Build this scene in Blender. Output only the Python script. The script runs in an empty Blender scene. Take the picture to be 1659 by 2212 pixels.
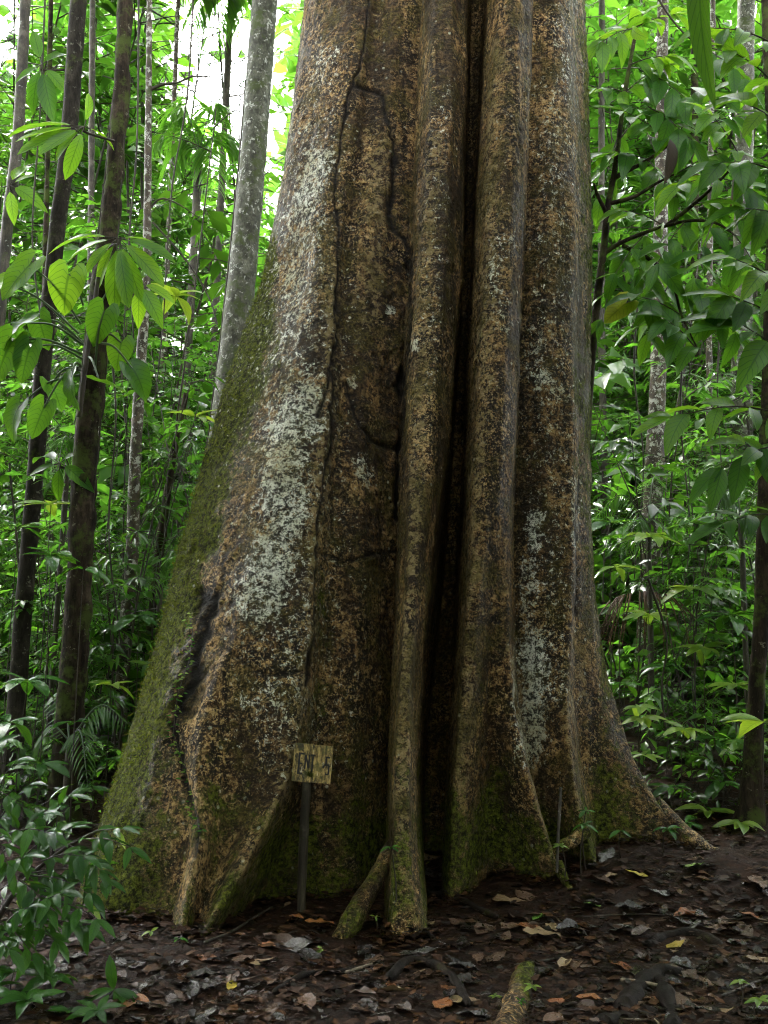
import bpy, math, random
import numpy as np
from mathutils import Vector, Matrix, Euler

random.seed(7)
RNG = np.random.default_rng(7)
R = math.radians
SC = bpy.context.scene
COL = SC.collection

# ------------------------------------------------------------------ camera
FOV, PITCH, ROLL, CAM_Z = 55.0, 9.0, 1.2, 1.6
cam_data = bpy.data.cameras.new('camera')
cam = bpy.data.objects.new('camera', cam_data)
COL.objects.link(cam)
cam_data.sensor_fit = 'VERTICAL'
cam_data.sensor_height = 24.0
cam_data.lens = 12.0 / math.tan(R(FOV / 2))
cam_data.clip_start = 0.05
cam_data.clip_end = 500
CAM_R = (Matrix.Rotation(R(90 + PITCH), 3, 'X') @ Matrix.Rotation(R(ROLL), 3, 'Z'))
cam.matrix_world = Matrix.Translation((0, 0, CAM_Z)) @ CAM_R.to_4x4()
SC.camera = cam
cam_data.dof.use_dof = True
cam_data.dof.focus_distance = 7.5
cam_data.dof.aperture_fstop = 8.0

# ------------------------------------------------------------------ world, sun, exposure
SUN_AZ, SUN_EL = R(-28), R(56)          # azimuth from +Y towards +X
world = bpy.data.worlds.new('World')
SC.world = world
world.use_nodes = True
wn = world.node_tree
wn.nodes.clear()
w_out = wn.nodes.new('ShaderNodeOutputWorld')
w_bg = wn.nodes.new('ShaderNodeBackground')
w_sky = wn.nodes.new('ShaderNodeTexSky')
w_sky.sky_type = 'NISHITA'
w_sky.sun_disc = False
w_sky.sun_elevation = SUN_EL
w_sky.sun_rotation = SUN_AZ
w_sky.air_density = 1.0
w_sky.dust_density = 6.0
w_sky.ozone_density = 1.0
w_bg.inputs['Strength'].default_value = 0.15
w_hs = wn.nodes.new('ShaderNodeHueSaturation')          # cloud cover: the blue is mostly veiled
w_hs.inputs['Saturation'].default_value = 0.12
wn.links.new(w_sky.outputs[0], w_hs.inputs['Color'])
wn.links.new(w_hs.outputs[0], w_bg.inputs['Color'])
wn.links.new(w_bg.outputs[0], w_out.inputs['Surface'])
sun_data = bpy.data.lights.new('sun', 'SUN')
sun_data.energy = 1.3
sun_data.angle = R(12)
sun_data.color = (1.0, 0.96, 0.88)
sun = bpy.data.objects.new('sun', sun_data)
COL.objects.link(sun)
sun_dir = Vector((math.sin(SUN_AZ) * math.cos(SUN_EL), math.cos(SUN_AZ) * math.cos(SUN_EL), math.sin(SUN_EL)))
sun.rotation_euler = sun_dir.to_track_quat('Z', 'Y').to_euler()
SC.view_settings.view_transform = 'Standard'
SC.view_settings.look = 'None'
SC.view_settings.gamma = 1.0
SC.view_settings.use_curve_mapping = False
SC.view_settings.exposure = 4.05
SC.render.engine = 'CYCLES'
SC.cycles.use_denoising = True
SC.cycles.filter_width = 1.05
SC.cycles.use_adaptive_sampling = True
SC.cycles.adaptive_threshold = 0.04
SC.cycles.max_bounces = 4
SC.cycles.diffuse_bounces = 3
SC.cycles.transmission_bounces = 2
SC.cycles.glossy_bounces = 2
SC.cycles.sample_clamp_indirect = 4.0

# ------------------------------------------------------------------ helpers
F_PX = 1106.0 / math.tan(R(FOV / 2))
CR = np.array(CAM_R)


def unp(u, v, Y):
    """World point at depth Y that is seen at (u, v) of the photograph (1659 x 2212 units)."""
    d = CR @ np.array([(u - 829.5) / F_PX, -(v - 1106.0) / F_PX, -1.0])
    t = Y / d[1]
    return np.array([d[0] * t, Y, CAM_Z + d[2] * t])


def proj(P):
    q = (np.asarray(P) - np.array([0, 0, CAM_Z])) @ CR
    return 829.5 + F_PX * q[..., 0] / -q[..., 2], 1106.0 - F_PX * q[..., 1] / -q[..., 2]


def ss(a, b, x):
    t = np.clip((np.asarray(x, float) - a) / (b - a), 0, 1)
    return t * t * (3 - 2 * t)


def _hash(ix, iy, iz, seed):
    h = (ix * 374761393 + iy * 668265263 + iz * 1440662683 + seed * 974634777) & 0xFFFFFFFF
    h = ((h ^ (h >> 13)) * 1274126177) & 0xFFFFFFFF
    h = ((h ^ (h >> 16)) * 2246822519) & 0xFFFFFFFF
    return ((h ^ (h >> 15)) & 0xFFFFFF) / float(0x7FFFFF) - 1.0


def vnoise(P, seed=0):
    P = np.asarray(P, float)
    i = np.floor(P).astype(np.int64)
    f = P - i
    f = f * f * (3 - 2 * f)
    r = 0
    for dx in (0, 1):
        wx = f[..., 0] if dx else 1 - f[..., 0]
        for dy in (0, 1):
            wy = f[..., 1] if dy else 1 - f[..., 1]
            for dz in (0, 1):
                wz = f[..., 2] if dz else 1 - f[..., 2]
                r = r + wx * wy * wz * _hash(i[..., 0] + dx, i[..., 1] + dy, i[..., 2] + dz, seed)
    return r


def fbm(P, octaves=3, seed=0):
    a, s, r = 1.0, 0.0, 0
    P = np.asarray(P, float)
    for o in range(octaves):
        r = r + a * vnoise(P, seed + o * 17)
        s += a
        a *= 0.5
        P = P * 2.03 + 11.3
    return r / s


def zg(x, y):
    """Height of the forest floor."""
    x = np.asarray(x, float)
    y = np.asarray(y, float)
    z = 0.30 * ss(0.3, 1.9, x) * ss(6.0, 7.3, y)
    t = y - 7.9
    hill = 0.5 * (t + np.sqrt(t * t + 0.5))
    hill = np.where(hill > 22, 22 + (hill - 22) * 0.3, hill)
    z = z + 0.27 * hill - 0.27 * 0.5 * (-7.9 + np.sqrt(7.9 ** 2 + 0.5))
    P = np.stack([x * 0.9, y * 0.9, np.zeros_like(x * y)], -1)
    return z + 0.05 * fbm(P, 2, 3) + 0.018 * fbm(P * 5, 2, 9)


def link(name, me, mat=None, parent=None):
    o = bpy.data.objects.new(name, me)
    COL.objects.link(o)
    if mat is not None and me is not None:
        me.materials.append(mat)
    if parent is not None:
        o.parent = parent
    return o


def mesh(name, verts, faces, smooth=True):
    me = bpy.data.meshes.new(name)
    verts = np.asarray(verts, np.float32)
    if isinstance(faces, np.ndarray):
        n, k = faces.shape
        me.vertices.add(len(verts))
        me.vertices.foreach_set('co', verts.ravel())
        me.loops.add(n * k)
        me.loops.foreach_set('vertex_index', faces.astype(np.int32).ravel())
        me.polygons.add(n)
        me.polygons.foreach_set('loop_start', np.arange(0, n * k, k, dtype=np.int32))
        me.update(calc_edges=True)
    else:
        me.from_pydata(verts.tolist(), [], [list(f) for f in faces])
    if smooth:
        me.polygons.foreach_set('use_smooth', np.ones(len(me.polygons), bool))
    me.update()
    return me


def attr(me, name, vals, kind='FLOAT'):
    a = me.attributes.new(name, kind, 'POINT')
    vals = np.asarray(vals, np.float32)
    a.data.foreach_set('value' if kind == 'FLOAT' else 'vector', vals.ravel())


def tag(o, label=None, cat=None, group=None, kind=None):
    for k, v in (('label', label), ('category', cat), ('group', group), ('kind', kind)):
        if v:
            o[k] = v
    return o


def thing(name, loc, label, cat, group=None):
    o = bpy.data.objects.new(name, None)
    o.empty_display_size = 0.1
    o.location = [float(a) for a in loc]
    COL.objects.link(o)
    return tag(o, label, cat, group)


def grid_faces(rows, cols, closed=True):
    r = np.arange(rows - 1)[:, None]
    c = np.arange(cols if closed else cols - 1)[None, :]
    c2 = (c + 1) % cols
    a = r * cols + c
    b = r * cols + c2
    return np.stack([a, b, b + cols, a + cols], -1).reshape(-1, 4)


def smooth_path(pts, n):
    """Resample a polyline by a Catmull-Rom spline to n points."""
    pts = np.asarray(pts, float)
    if len(pts) < 3:
        t = np.linspace(0, 1, n)[:, None]
        return pts[0] * (1 - t) + pts[-1] * t
    p = np.vstack([2 * pts[0] - pts[1], pts, 2 * pts[-1] - pts[-2]])
    t = np.linspace(0, len(pts) - 1 - 1e-6, n)
    i = t.astype(int)
    f = (t - i)[:, None]
    a, b, c, d = p[i], p[i + 1], p[i + 2], p[i + 3]
    return 0.5 * (2 * b + (c - a) * f + (2 * a - 5 * b + 4 * c - d) * f ** 2 + (3 * b - a - 3 * c + d) * f ** 3)


def tube(path, radii, seg=10, bump=0.0, freq=8.0, seed=0, flat=None):
    """Verts and quad faces of a tube along a path with a radius at every point; closed ends come from tiny end radii."""
    path = np.asarray(path, float)
    n = len(path)
    radii = np.broadcast_to(np.asarray(radii, float), (n,)) if np.ndim(radii) else np.full(n, float(radii))
    t = np.gradient(path, axis=0)
    t /= np.linalg.norm(t, axis=1)[:, None] + 1e-9
    ref = np.array([0.13, 1.0, 0.07]) if abs(t[:, 1]).mean() < 0.8 else np.array([1.0, 0.1, 0.05])
    a = np.cross(t, ref)
    a /= np.linalg.norm(a, axis=1)[:, None] + 1e-9
    b = np.cross(t, a)
    th = np.linspace(0, 2 * np.pi, seg, endpoint=False)
    off = a[:, None, :] * np.cos(th)[None, :, None] + b[:, None, :] * np.sin(th)[None, :, None]
    P = path[:, None, :] + off * radii[:, None, None]
    if bump:
        P = P + off * (bump * fbm(P * freq, 3, seed))[..., None]
    return P.reshape(-1, 3), grid_faces(n, seg)


def merge(parts):
    vs, fs, k = [], [], 0
    for v, f in parts:
        vs.append(v)
        fs.append(np.asarray(f) + k)
        k += len(v)
    return np.vstack(vs), np.vstack(fs)


# ------------------------------------------------------------------ materials
class NT:
    def __init__(self, name):
        self.m = bpy.data.materials.new(name)
        self.m.use_nodes = True
        self.t = self.m.node_tree
        self.t.nodes.clear()
        self.out = self.n('OutputMaterial')

    def n(self, kind, **kw):
        nd = self.t.nodes.new('ShaderNode' + kind)
        for k, v in kw.items():
            setattr(nd, k, v)
        return nd

    def set(self, sock, val):
        if isinstance(val, bpy.types.NodeSocket):
            self.t.links.new(val, sock)
        elif isinstance(val, (tuple, list)) and len(val) == 3 and sock.type == 'RGBA':
            sock.default_value = (*val, 1)
        else:
            sock.default_value = val

    def noise(self, vec, scale, detail=4, rough=0.6, dist=0.0):
        nd = self.n('TexNoise')
        self.set(nd.inputs['Vector'], vec)
        nd.inputs['Scale'].default_value = scale
        nd.inputs['Detail'].default_value = detail
        nd.inputs['Roughness'].default_value = rough
        nd.inputs['Distortion'].default_value = dist
        return nd.outputs['Fac']

    def voronoi(self, vec, scale, feature='F1', out='Distance', rand=1.0):
        nd = self.n('TexVoronoi', feature=feature)
        self.set(nd.inputs['Vector'], vec)
        nd.inputs['Scale'].default_value = scale
        nd.inputs['Randomness'].default_value = rand
        return nd.outputs[out]

    def math(self, op, a, b=0.0, c=0.0, clamp=False):
        nd = self.n('Math', operation=op, use_clamp=clamp)
        for s, v in zip(nd.inputs, (a, b, c)):
            self.set(s, v)
        return nd.outputs[0]

    def ramp(self, x, lo, hi, a=0.0, b=1.0):
        nd = self.n('MapRange', interpolation_type='SMOOTHSTEP')
        for s, v in zip(nd.inputs, (x, lo, hi, a, b)):
            self.set(s, v)
        return nd.outputs[0]

    def mix(self, f, a, b, mode='MIX'):
        nd = self.n('Mix', data_type='RGBA', blend_type=mode)
        self.set(nd.inputs[0], f)
        self.set(nd.inputs[6], a)
        self.set(nd.inputs[7], b)
        return nd.outputs[2]

    def coords(self, scale=(1, 1, 1), which='Object'):
        tc = self.n('TexCoord')
        mp = self.n('Mapping')
        self.t.links.new(tc.outputs[which], mp.inputs[0])
        mp.inputs['Scale'].default_value = scale
        return mp.outputs[0]

    def attr(self, name, out='Fac'):
        nd = self.n('Attribute', attribute_name=name)
        return nd.outputs[out]

    def bump(self, h, strength=0.5, dist=0.02, normal=None):
        nd = self.n('Bump')
        nd.inputs['Strength'].default_value = strength
        nd.inputs['Distance'].default_value = dist
        self.set(nd.inputs['Height'], h)
        if normal is not None:
            self.set(nd.inputs['Normal'], normal)
        return nd.outputs[0]

    def principled(self, col, rough=0.6, normal=None, spec=0.5, coat=0.0):
        p = self.n('BsdfPrincipled')
        self.set(p.inputs['Base Color'], col)
        self.set(p.inputs['Roughness'], rough)
        self.set(p.inputs['Specular IOR Level'], spec)
        self.set(p.inputs['Coat Weight'], coat)
        p.inputs['Coat Roughness'].default_value = 0.25
        if normal is not None:
            self.set(p.inputs['Normal'], normal)
        return p.outputs[0]

    def finish(self, sh):
        self.t.links.new(sh, self.out.inputs['Surface'])
        return self.m


def giant_bark():
    k = NT('giant_bark')
    c = k.coords()
    cw = k.coords((1, 1, 1.15))         # wrinkles lie across the stem
    cv = k.coords((1, 1, 0.10))         # streaks run down the stem
    n1 = k.noise(c, 2.3, 4, 0.72)
    n2 = k.noise(cw, 6, 4, 0.78, 0.5)
    n3 = k.noise(cw, 20, 4, 0.80, 0.4)
    n4 = k.noise(c, 55, 3, 0.8)
    st = k.noise(cv, 8, 5, 0.74)
    zone = k.ramp(k.noise(c, 1.3, 2), 0.40, 0.60)          # rougher and smoother zones
    col = k.mix(k.ramp(n2, 0.42, 0.60), (0.026, 0.014, 0.007), (0.165, 0.090, 0.032))
    col = k.mix(k.math('MULTIPLY', k.ramp(n1, 0.50, 0.62), 0.75), col, (0.350, 0.215, 0.088))
    col = k.mix(k.math('MULTIPLY', k.ramp(st, 0.49, 0.56), 0.88), col, (0.018, 0.012, 0.007))
    col = k.mix(k.math('MULTIPLY', k.ramp(n3, 0.545, 0.585), k.math('ADD', 0.35, k.math('MULTIPLY', zone, 0.5))), col, (0.52, 0.34, 0.14))
    col = k.mix(k.math('MULTIPLY', k.ramp(n3, 0.485, 0.45), 0.92), col, (0.010, 0.007, 0.004))
    col = k.mix(k.math('MULTIPLY', k.ramp(n4, 0.58, 0.61), k.math('ADD', 0.25, k.math('MULTIPLY', zone, 0.55))), col, (0.56, 0.41, 0.21))
    col = k.mix(k.math('MULTIPLY', k.ramp(n4, 0.43, 0.40), 0.85), col, (0.008, 0.006, 0.004))
    wash = k.ramp(k.noise(k.coords((1, 1, 0.45)), 1.9, 4, 0.7, 0.4), 0.50, 0.60)    # wet, rain-darkened bark
    col = k.mix(k.math('MULTIPLY', wash, 0.78), col, (0.020, 0.012, 0.006))
    # ochre crust on the ridges
    ga = k.attr('gold')
    gm = k.ramp(k.math('ADD', k.noise(cw, 15, 4, 0.78, 0.4), k.math('MULTIPLY', ga, 0.16)), 0.62, 0.70)
    col = k.mix(k.math('MULTIPLY', gm, 0.65), col, k.mix(n4, (0.13, 0.095, 0.03), (0.46, 0.35, 0.17)))
    # thin algae film
    al = k.math('MULTIPLY', k.ramp(k.noise(c, 3.4, 4, 0.72), 0.47, 0.60), 0.58)
    col = k.mix(al, col, k.mix(k.ramp(n4, .35, .65), (0.012, 0.011, 0.003), (0.125, 0.100, 0.018)))
    # moss
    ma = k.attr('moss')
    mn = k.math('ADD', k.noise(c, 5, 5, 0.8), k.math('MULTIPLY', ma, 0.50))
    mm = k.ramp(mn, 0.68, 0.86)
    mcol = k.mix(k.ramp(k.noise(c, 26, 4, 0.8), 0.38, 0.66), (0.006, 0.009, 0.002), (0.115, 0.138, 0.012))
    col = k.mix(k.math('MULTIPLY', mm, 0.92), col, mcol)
    # lichen crusts: a fine scatter and larger rosettes, in several tones
    la = k.attr('lichen')
    lf = k.math('ADD', k.noise(c, 22, 5, 0.82, 0.3), k.math('MULTIPLY', k.math('SUBTRACT', la, 0.30), 0.22))
    lb = k.math('ADD', k.noise(c, 7, 5, 0.82, 0.5), k.math('MULTIPLY', k.math('SUBTRACT', la, 0.50), 0.28))
    lm = k.math('MAXIMUM', k.ramp(lf, 0.575, 0.60), k.ramp(lb, 0.575, 0.595))
    lm = k.math('MULTIPLY', lm, k.math('MULTIPLY', k.ramp(n4, 0.40, 0.48, 0.10, 1.0), k.ramp(n3, 0.44, 0.50, 0.15, 1.0)))
    dots = k.voronoi(c, 9, 'F1', 'Distance')
    dsel = k.ramp(n1, 0.46, 0.56)
    dm = k.math('MULTIPLY', k.ramp(k.math('ADD', dots, k.math('MULTIPLY', n3, 0.16)), 0.21, 0.17), dsel)
    lm = k.math('MAXIMUM', lm, k.math('MULTIPLY', k.math('MULTIPLY', dm, 0.85), k.ramp(la, -0.3, 0.0)))
    lcol = k.mix(k.ramp(n1, 0.40, 0.60), (0.78, 0.79, 0.68), (0.56, 0.54, 0.38))
    lcol = k.mix(k.ramp(n3, 0.56, 0.42), lcol, (0.26, 0.27, 0.22))
    col = k.mix(k.math('MULTIPLY', lm, 0.92), col, lcol)
    # dark tracks and rot: crack dirt and shade painted into the colour
    sa = k.attr('recess_dark')
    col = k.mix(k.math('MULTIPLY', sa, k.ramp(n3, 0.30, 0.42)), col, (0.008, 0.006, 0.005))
    h = k.math('ADD', k.math('MULTIPLY', n2, 0.8), k.math('ADD', k.math('MULTIPLY', n3, 0.9), k.math('MULTIPLY', n4, 0.35)))
    nor = k.bump(h, 1.0, 0.042)
    rough = k.ramp(n1, 0.35, 0.65, 0.34, 0.72)
    rough = k.math('MAXIMUM', rough, k.math('MULTIPLY', mm, 0.9))
    return k.finish(k.principled(col, rough, nor, 0.14))


def trunk_bark(name, dark, mid, light, patch=None, patch_lo=0.55, moss=0.3, stretch=0.25, rough=0.6, spec=0.3):
    k = NT(name)
    c = k.coords()
    cv = k.coords((1, 1, stretch))
    n1 = k.noise(cv, 14, 6, 0.7)
    n2 = k.noise(c, 4.5, 5, 0.65)
    n3 = k.noise(cv, 60, 4, 0.7)
    col = k.mix(k.ramp(n1, 0.35, 0.65), dark, mid)
    col = k.mix(k.ramp(n2, 0.52, 0.72), col, light)
    col = k.mix(k.math('MULTIPLY', k.ramp(n3, 0.55, 0.35), 0.5), col, dark)
    if patch:
        pm = k.ramp(k.noise(c, 13, 5, 0.75, 0.1), patch_lo, patch_lo + 0.05)
        col = k.mix(k.math('MULTIPLY', pm, 0.85), col, patch)
    if moss:
        mm = k.ramp(k.noise(c, 5, 5, 0.7), 0.66 - moss * 0.3, 0.80 - moss * 0.3)
        col = k.mix(k.math('MULTIPLY', mm, 0.9), col, (0.050, 0.068, 0.014))
    nor = k.bump(k.math('ADD', n1, k.math('MULTIPLY', n3, 0.5)), 0.6, 0.02)
    return k.finish(k.principled(col, rough, nor, spec))


def leaf_mat(name, lo, hi, back, trans=0.35, rough=0.32, per_object=False, veins=0.0, spots=0.0, spec=0.5):
    """lo..hi: the range of leaf colours picked by each leaf's own tint."""
    k = NT(name)
    tint = k.n('ObjectInfo').outputs['Random'] if per_object else k.attr('tint')
    uv = k.attr('luv', 'Vector')
    sep = k.n('SeparateXYZ')
    k.set(sep.inputs[0], uv)
    au = k.math('ABSOLUTE', sep.outputs[0])
    col = k.mix(tint, lo, hi)
    c = k.coords((1, 1, 1))
    if per_object:
        col = k.mix(k.math('MULTIPLY', k.noise(c, 9, 3), 0.35), col, (lo[0] * 0.5, lo[1] * 0.5, lo[2] * 0.5))
    h = None
    if veins:
        ph = k.math('FRACT', k.math('ADD', k.math('MULTIPLY', sep.outputs[1], 9.0), k.math('MULTIPLY', au, -2.2)))
        vein = k.ramp(k.math('ABSOLUTE', k.math('SUBTRACT', ph, 0.5)), 0.10, 0.02)
        mid = k.ramp(au, 0.10, 0.03)
        vein = k.math('MAXIMUM', vein, mid)
        col = k.mix(k.math('MULTIPLY', vein, veins), col, (hi[0] * 1.3, hi[1] * 1.15, hi[2] * 1.2))
        h = vein
    if spots:
        sm = k.ramp(k.noise(c, 26, 4), 0.66, 0.70)
        col = k.mix(k.math('MULTIPLY', sm, spots), col, (0.10, 0.05, 0.015))
    nor = k.bump(h, 0.35, 0.004) if h is not None else None
    p = k.principled(col, rough, nor, spec)
    if trans:
        tr = k.n('BsdfTranslucent')
        tcol = k.mix(tint, back, (back[0] * 1.5, back[1] * 1.25, back[2]))
        if h is not None:
            tcol = k.mix(k.math('MULTIPLY', h, 0.75), tcol, (back[0] * 0.25, back[1] * 0.3, back[2] * 0.3))
        k.set(tr.inputs['Color'], tcol)
        mx = k.n('MixShader')
        mx.inputs[0].default_value = trans
        k.t.links.new(p, mx.inputs[1])
        k.t.links.new(tr.outputs[0], mx.inputs[2])
        p = mx.outputs[0]
    return k.finish(p)


def litter_mat(name, cols, rough=(0.22, 0.6), per_object=True, spec=0.3):
    k = NT(name)
    tint = k.n('ObjectInfo').outputs['Random'] if per_object else k.attr('tint')
    cr = k.n('ValToRGB')
    cr.color_ramp.interpolation = 'CONSTANT' if not per_object else 'LINEAR'
    el = cr.color_ramp.elements
    for i, cc in enumerate(cols):
        e = el[i] if i < 2 else el.new(0.5)
        e.position = i / len(cols) if not per_object else i / max(1, len(cols) - 1)
        e.color = (*cc, 1)
    k.set(cr.inputs[0], tint)
    c = k.coords()
    n = k.noise(c, 24, 5, 0.7)
    col = k.mix(k.math('MULTIPLY', k.ramp(n, 0.5, 0.7), 0.6), cr.outputs[0], (0.012, 0.008, 0.006))
    nor = k.bump(n, 0.5, 0.01)
    return k.finish(k.principled(col, k.ramp(k.noise(c, 6, 3), 0.35, 0.65, *rough), nor, spec))


def ground_mat():
    k = NT('forest_soil')
    c = k.coords()
    n1 = k.noise(c, 3, 6, 0.7)
    n2 = k.noise(c, 22, 6, 0.75)
    col = k.mix(k.ramp(n2, 0.35, 0.65), (0.005, 0.0028, 0.0016), (0.030, 0.013, 0.006))
    col = k.mix(k.math('MULTIPLY', k.ramp(n1, 0.5, 0.7), 0.6), col, (0.042, 0.018, 0.008))
    nor = k.bump(n2, 0.9, 0.05)
    return k.finish(k.principled(col, k.ramp(n1, 0.35, 0.6, 0.4, 0.85), nor, 0.12))


M_GIANT = giant_bark()
M_SOIL = ground_mat()
# ------------------------------------------------------------------ forest floor
def build_ground():
    # fine grid near the tree, coarser outwards, one sheet
    xs = np.unique(np.concatenate([np.linspace(-70, -6, 40), np.linspace(-6, 6, 300), np.linspace(6, 70, 40)]))
    ys = np.unique(np.concatenate([np.linspace(-40, 3.5, 40), np.linspace(3.5, 11, 200), np.linspace(11, 30, 70), np.linspace(30, 110, 40)]))
    X, Y = np.meshgrid(xs, ys)
    Z = zg(X, Y)
    P = np.stack([X * 9, Y * 9, Z * 0], -1)
    Z = Z + 0.010 * fbm(P, 3, 21) + 0.008 * fbm(P * 3, 2, 33)
    me = mesh('forest_floor', np.stack([X, Y, Z], -1).reshape(-1, 3), grid_faces(len(ys), len(xs), False))
    return tag(link('forest_floor', me, M_SOIL), kind='structure')


build_ground()

# ------------------------------------------------------------------ the giant buttressed tree
# feature lines of the stem from left to right: (v, u, depth) down each ridge, face or groove; the last item: how freely the line may be rounded off
FEATURES = [
    ([(0, 655, 8.30), (280, 625, 8.25), (600, 565, 8.10), (850, 475, 7.90), (1170, 385, 7.65), (1370, 340, 7.50), (1570, 280, 7.30), (1690, 240, 7.15), (1850, 190, 6.95), (1960, 160, 6.80), (2030, 130, 6.70)], .8),
    ([(0, 672, 8.08), (600, 590, 7.86), (850, 505, 7.68), (1170, 420, 7.38), (1570, 310, 7.00), (1850, 230, 6.66), (2030, 185, 6.45)], 1),
    ([(0, 700, 7.92), (600, 630, 7.68), (1170, 490, 7.12), (1570, 340, 6.80), (1850, 295, 6.50), (2030, 262, 6.40)], 1),
    ([(0, 735, 7.80), (600, 660, 7.54), (1170, 540, 7.00), (1400, 470, 6.82), (1570, 385, 6.76), (1700, 402, 6.58), (1800, 420, 6.46), (1900, 400, 6.42), (2030, 362, 6.32)], .35),
    ([(0, 750, 7.77), (600, 675, 7.48), (1170, 560, 6.95), (1400, 500, 6.72), (1570, 425, 6.60), (1700, 420, 6.44), (1800, 436, 6.30), (1900, 413, 6.18), (2030, 386, 6.00)], .4),
    ([(0, 775, 7.74), (600, 695, 7.45), (1170, 610, 6.90), (1400, 560, 6.70), (1570, 520, 6.64), (1700, 500, 6.62), (1800, 482, 6.52), (1900, 452, 6.44), (2030, 414, 6.22)], .6),
    ([(0, 800, 7.72), (350, 755, 7.60), (600, 722, 7.42), (900, 708, 7.15), (1170, 680, 6.92), (1500, 652, 6.70), (1650, 635, 6.60), (1750, 598, 6.48), (1850, 536, 6.28), (1950, 483, 6.10), (2030, 436, 5.96)], .3),
    ([(0, 818, 7.78), (350, 776, 7.68), (600, 742, 7.54), (900, 732, 7.32), (1170, 712, 7.15), (1500, 684, 7.02), (1650, 668, 7.00), (1750, 640, 6.98), (1850, 598, 6.96), (1950, 556, 6.94), (2030, 518, 6.90)], .6),
    ([(0, 860, 7.70), (600, 800, 7.52), (1170, 780, 7.22), (1650, 770, 7.10), (1900, 760, 7.05), (2030, 750, 7.00)], 1),
    ([(0, 912, 7.78), (500, 886, 7.68), (960, 860, 7.60), (1170, 860, 7.55), (1500, 850, 7.50), (1700, 840, 7.45), (1900, 834, 7.40), (2030, 830, 7.30)], .1),
    ([(0, 919, 7.52), (500, 893, 7.42), (960, 866, 7.24), (1170, 866, 7.12), (1500, 853, 6.92), (1700, 844, 6.70), (1900, 834, 6.45), (2030, 828, 6.35)], .8),
    ([(0, 938, 7.28), (500, 912, 7.15), (960, 886, 6.95), (1170, 880, 6.82), (1500, 859, 6.60), (1700, 851, 6.42), (1900, 848, 6.25), (2030, 846, 6.12)], 1),
    ([(0, 980, 7.26), (500, 966, 7.12), (960, 934, 6.92), (1170, 912, 6.80), (1500, 884, 6.60), (1700, 884, 6.42), (1900, 890, 6.25), (2030, 902, 6.12)], 1),
    ([(0, 1005, 7.46), (500, 1000, 7.36), (960, 968, 7.16), (1170, 940, 7.06), (1500, 897, 6.85), (1700, 892, 6.65), (1900, 906, 6.42), (2030, 932, 6.26)], .7),
    ([(0, 1018, 8.35), (500, 1004, 8.40), (960, 978, 8.40), (1170, 961, 8.40), (1500, 930, 8.35), (1700, 914, 8.30), (1900, 912, 8.15)], .3),
    ([(0, 1044, 8.30), (960, 1004, 8.35), (1500, 976, 8.30), (1900, 955, 8.10)], .3),
    ([(0, 1052, 7.50), (500, 1025, 7.40), (960, 1010, 7.25), (1170, 1003, 7.20), (1500, 985, 7.15), (1700, 970, 7.12), (1900, 960, 7.08)], .7),
    ([(0, 1078, 7.25), (500, 1048, 7.15), (960, 1033, 7.00), (1170, 1020, 6.98), (1500, 998, 6.96), (1700, 983, 6.97), (1900, 972, 6.95)], 1),
    ([(0, 1105, 7.16), (500, 1080, 7.06), (960, 1060, 6.94), (1170, 1045, 6.94), (1500, 1022, 6.98), (1700, 1010, 7.02), (1900, 1005, 7.02)], 1),
    ([(0, 1125, 7.18), (500, 1105, 7.07), (960, 1085, 6.96), (1170, 1072, 7.00), (1500, 1055, 7.18), (1700, 1060, 7.34), (1900, 1065, 7.45)], 1),
    ([(0, 1148, 7.34), (500, 1129, 7.22), (960, 1110, 7.10), (1170, 1100, 7.10), (1400, 1099, 7.12), (1500, 1105, 7.10), (1650, 1132, 7.06), (1750, 1165, 7.02), (1850, 1198, 6.97), (1920, 1225, 6.92)], .7),
    ([(0, 1153, 7.62), (500, 1134, 7.58), (960, 1116, 7.54), (1170, 1107, 7.52), (1500, 1118, 7.52), (1700, 1150, 7.52), (1900, 1195, 7.52)], .1),
    ([(0, 1200, 7.60), (500, 1185, 7.50), (960, 1180, 7.45), (1170, 1170, 7.42), (1500, 1165, 7.42), (1700, 1190, 7.44), (1900, 1230, 7.46)], 1),
    ([(0, 1232, 7.72), (500, 1240, 7.60), (1000, 1243, 7.50), (1170, 1240, 7.45), (1500, 1225, 7.32), (1600, 1230, 7.27), (1700, 1243, 7.22), (1800, 1265, 7.15), (1860, 1282, 7.08)], .7),
    ([(0, 1240, 7.88), (500, 1250, 7.78), (1000, 1252, 7.72), (1170, 1250, 7.68), (1500, 1240, 7.62), (1700, 1262, 7.62), (1860, 1300, 7.62)], .4),
    ([(0, 1256, 8.08), (500, 1270, 7.98), (1000, 1268, 7.88), (1300, 1277, 7.78), (1500, 1292, 7.72), (1700, 1348, 7.68), (1830, 1405, 7.62)], 1),
    ([(0, 1265, 8.40), (300, 1275, 8.35), (600, 1282, 8.30), (1000, 1278, 8.20), (1170, 1280, 8.15), (1300, 1290, 8.05), (1430, 1310, 7.95), (1580, 1350, 7.85), (1690, 1400, 7.75), (1770, 1450, 7.65), (1830, 1505, 7.55), (1870, 1580, 7.50)], .8),
]
SEGS = [26, 26, 22, 10, 18, 18, 22, 24, 28, 24, 18, 22, 18, 60, 8, 52, 18, 18, 18, 22, 30, 26, 22, 14, 24, 24, 14, 14, 16, 16, 14, 14]


def seg_dist(U, V, line):
    d = np.full(U.shape, 1e9)
    for (a, b), (c, e) in zip(line[:-1], line[1:]):
        dx, dy = c - a, e - b
        t = np.clip(((U - a) * dx + (V - b) * dy) / (dx * dx + dy * dy + 1e-9), 0, 1)
        d = np.minimum(d, np.hypot(U - a - t * dx, V - b - t * dy))
    return d


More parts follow.
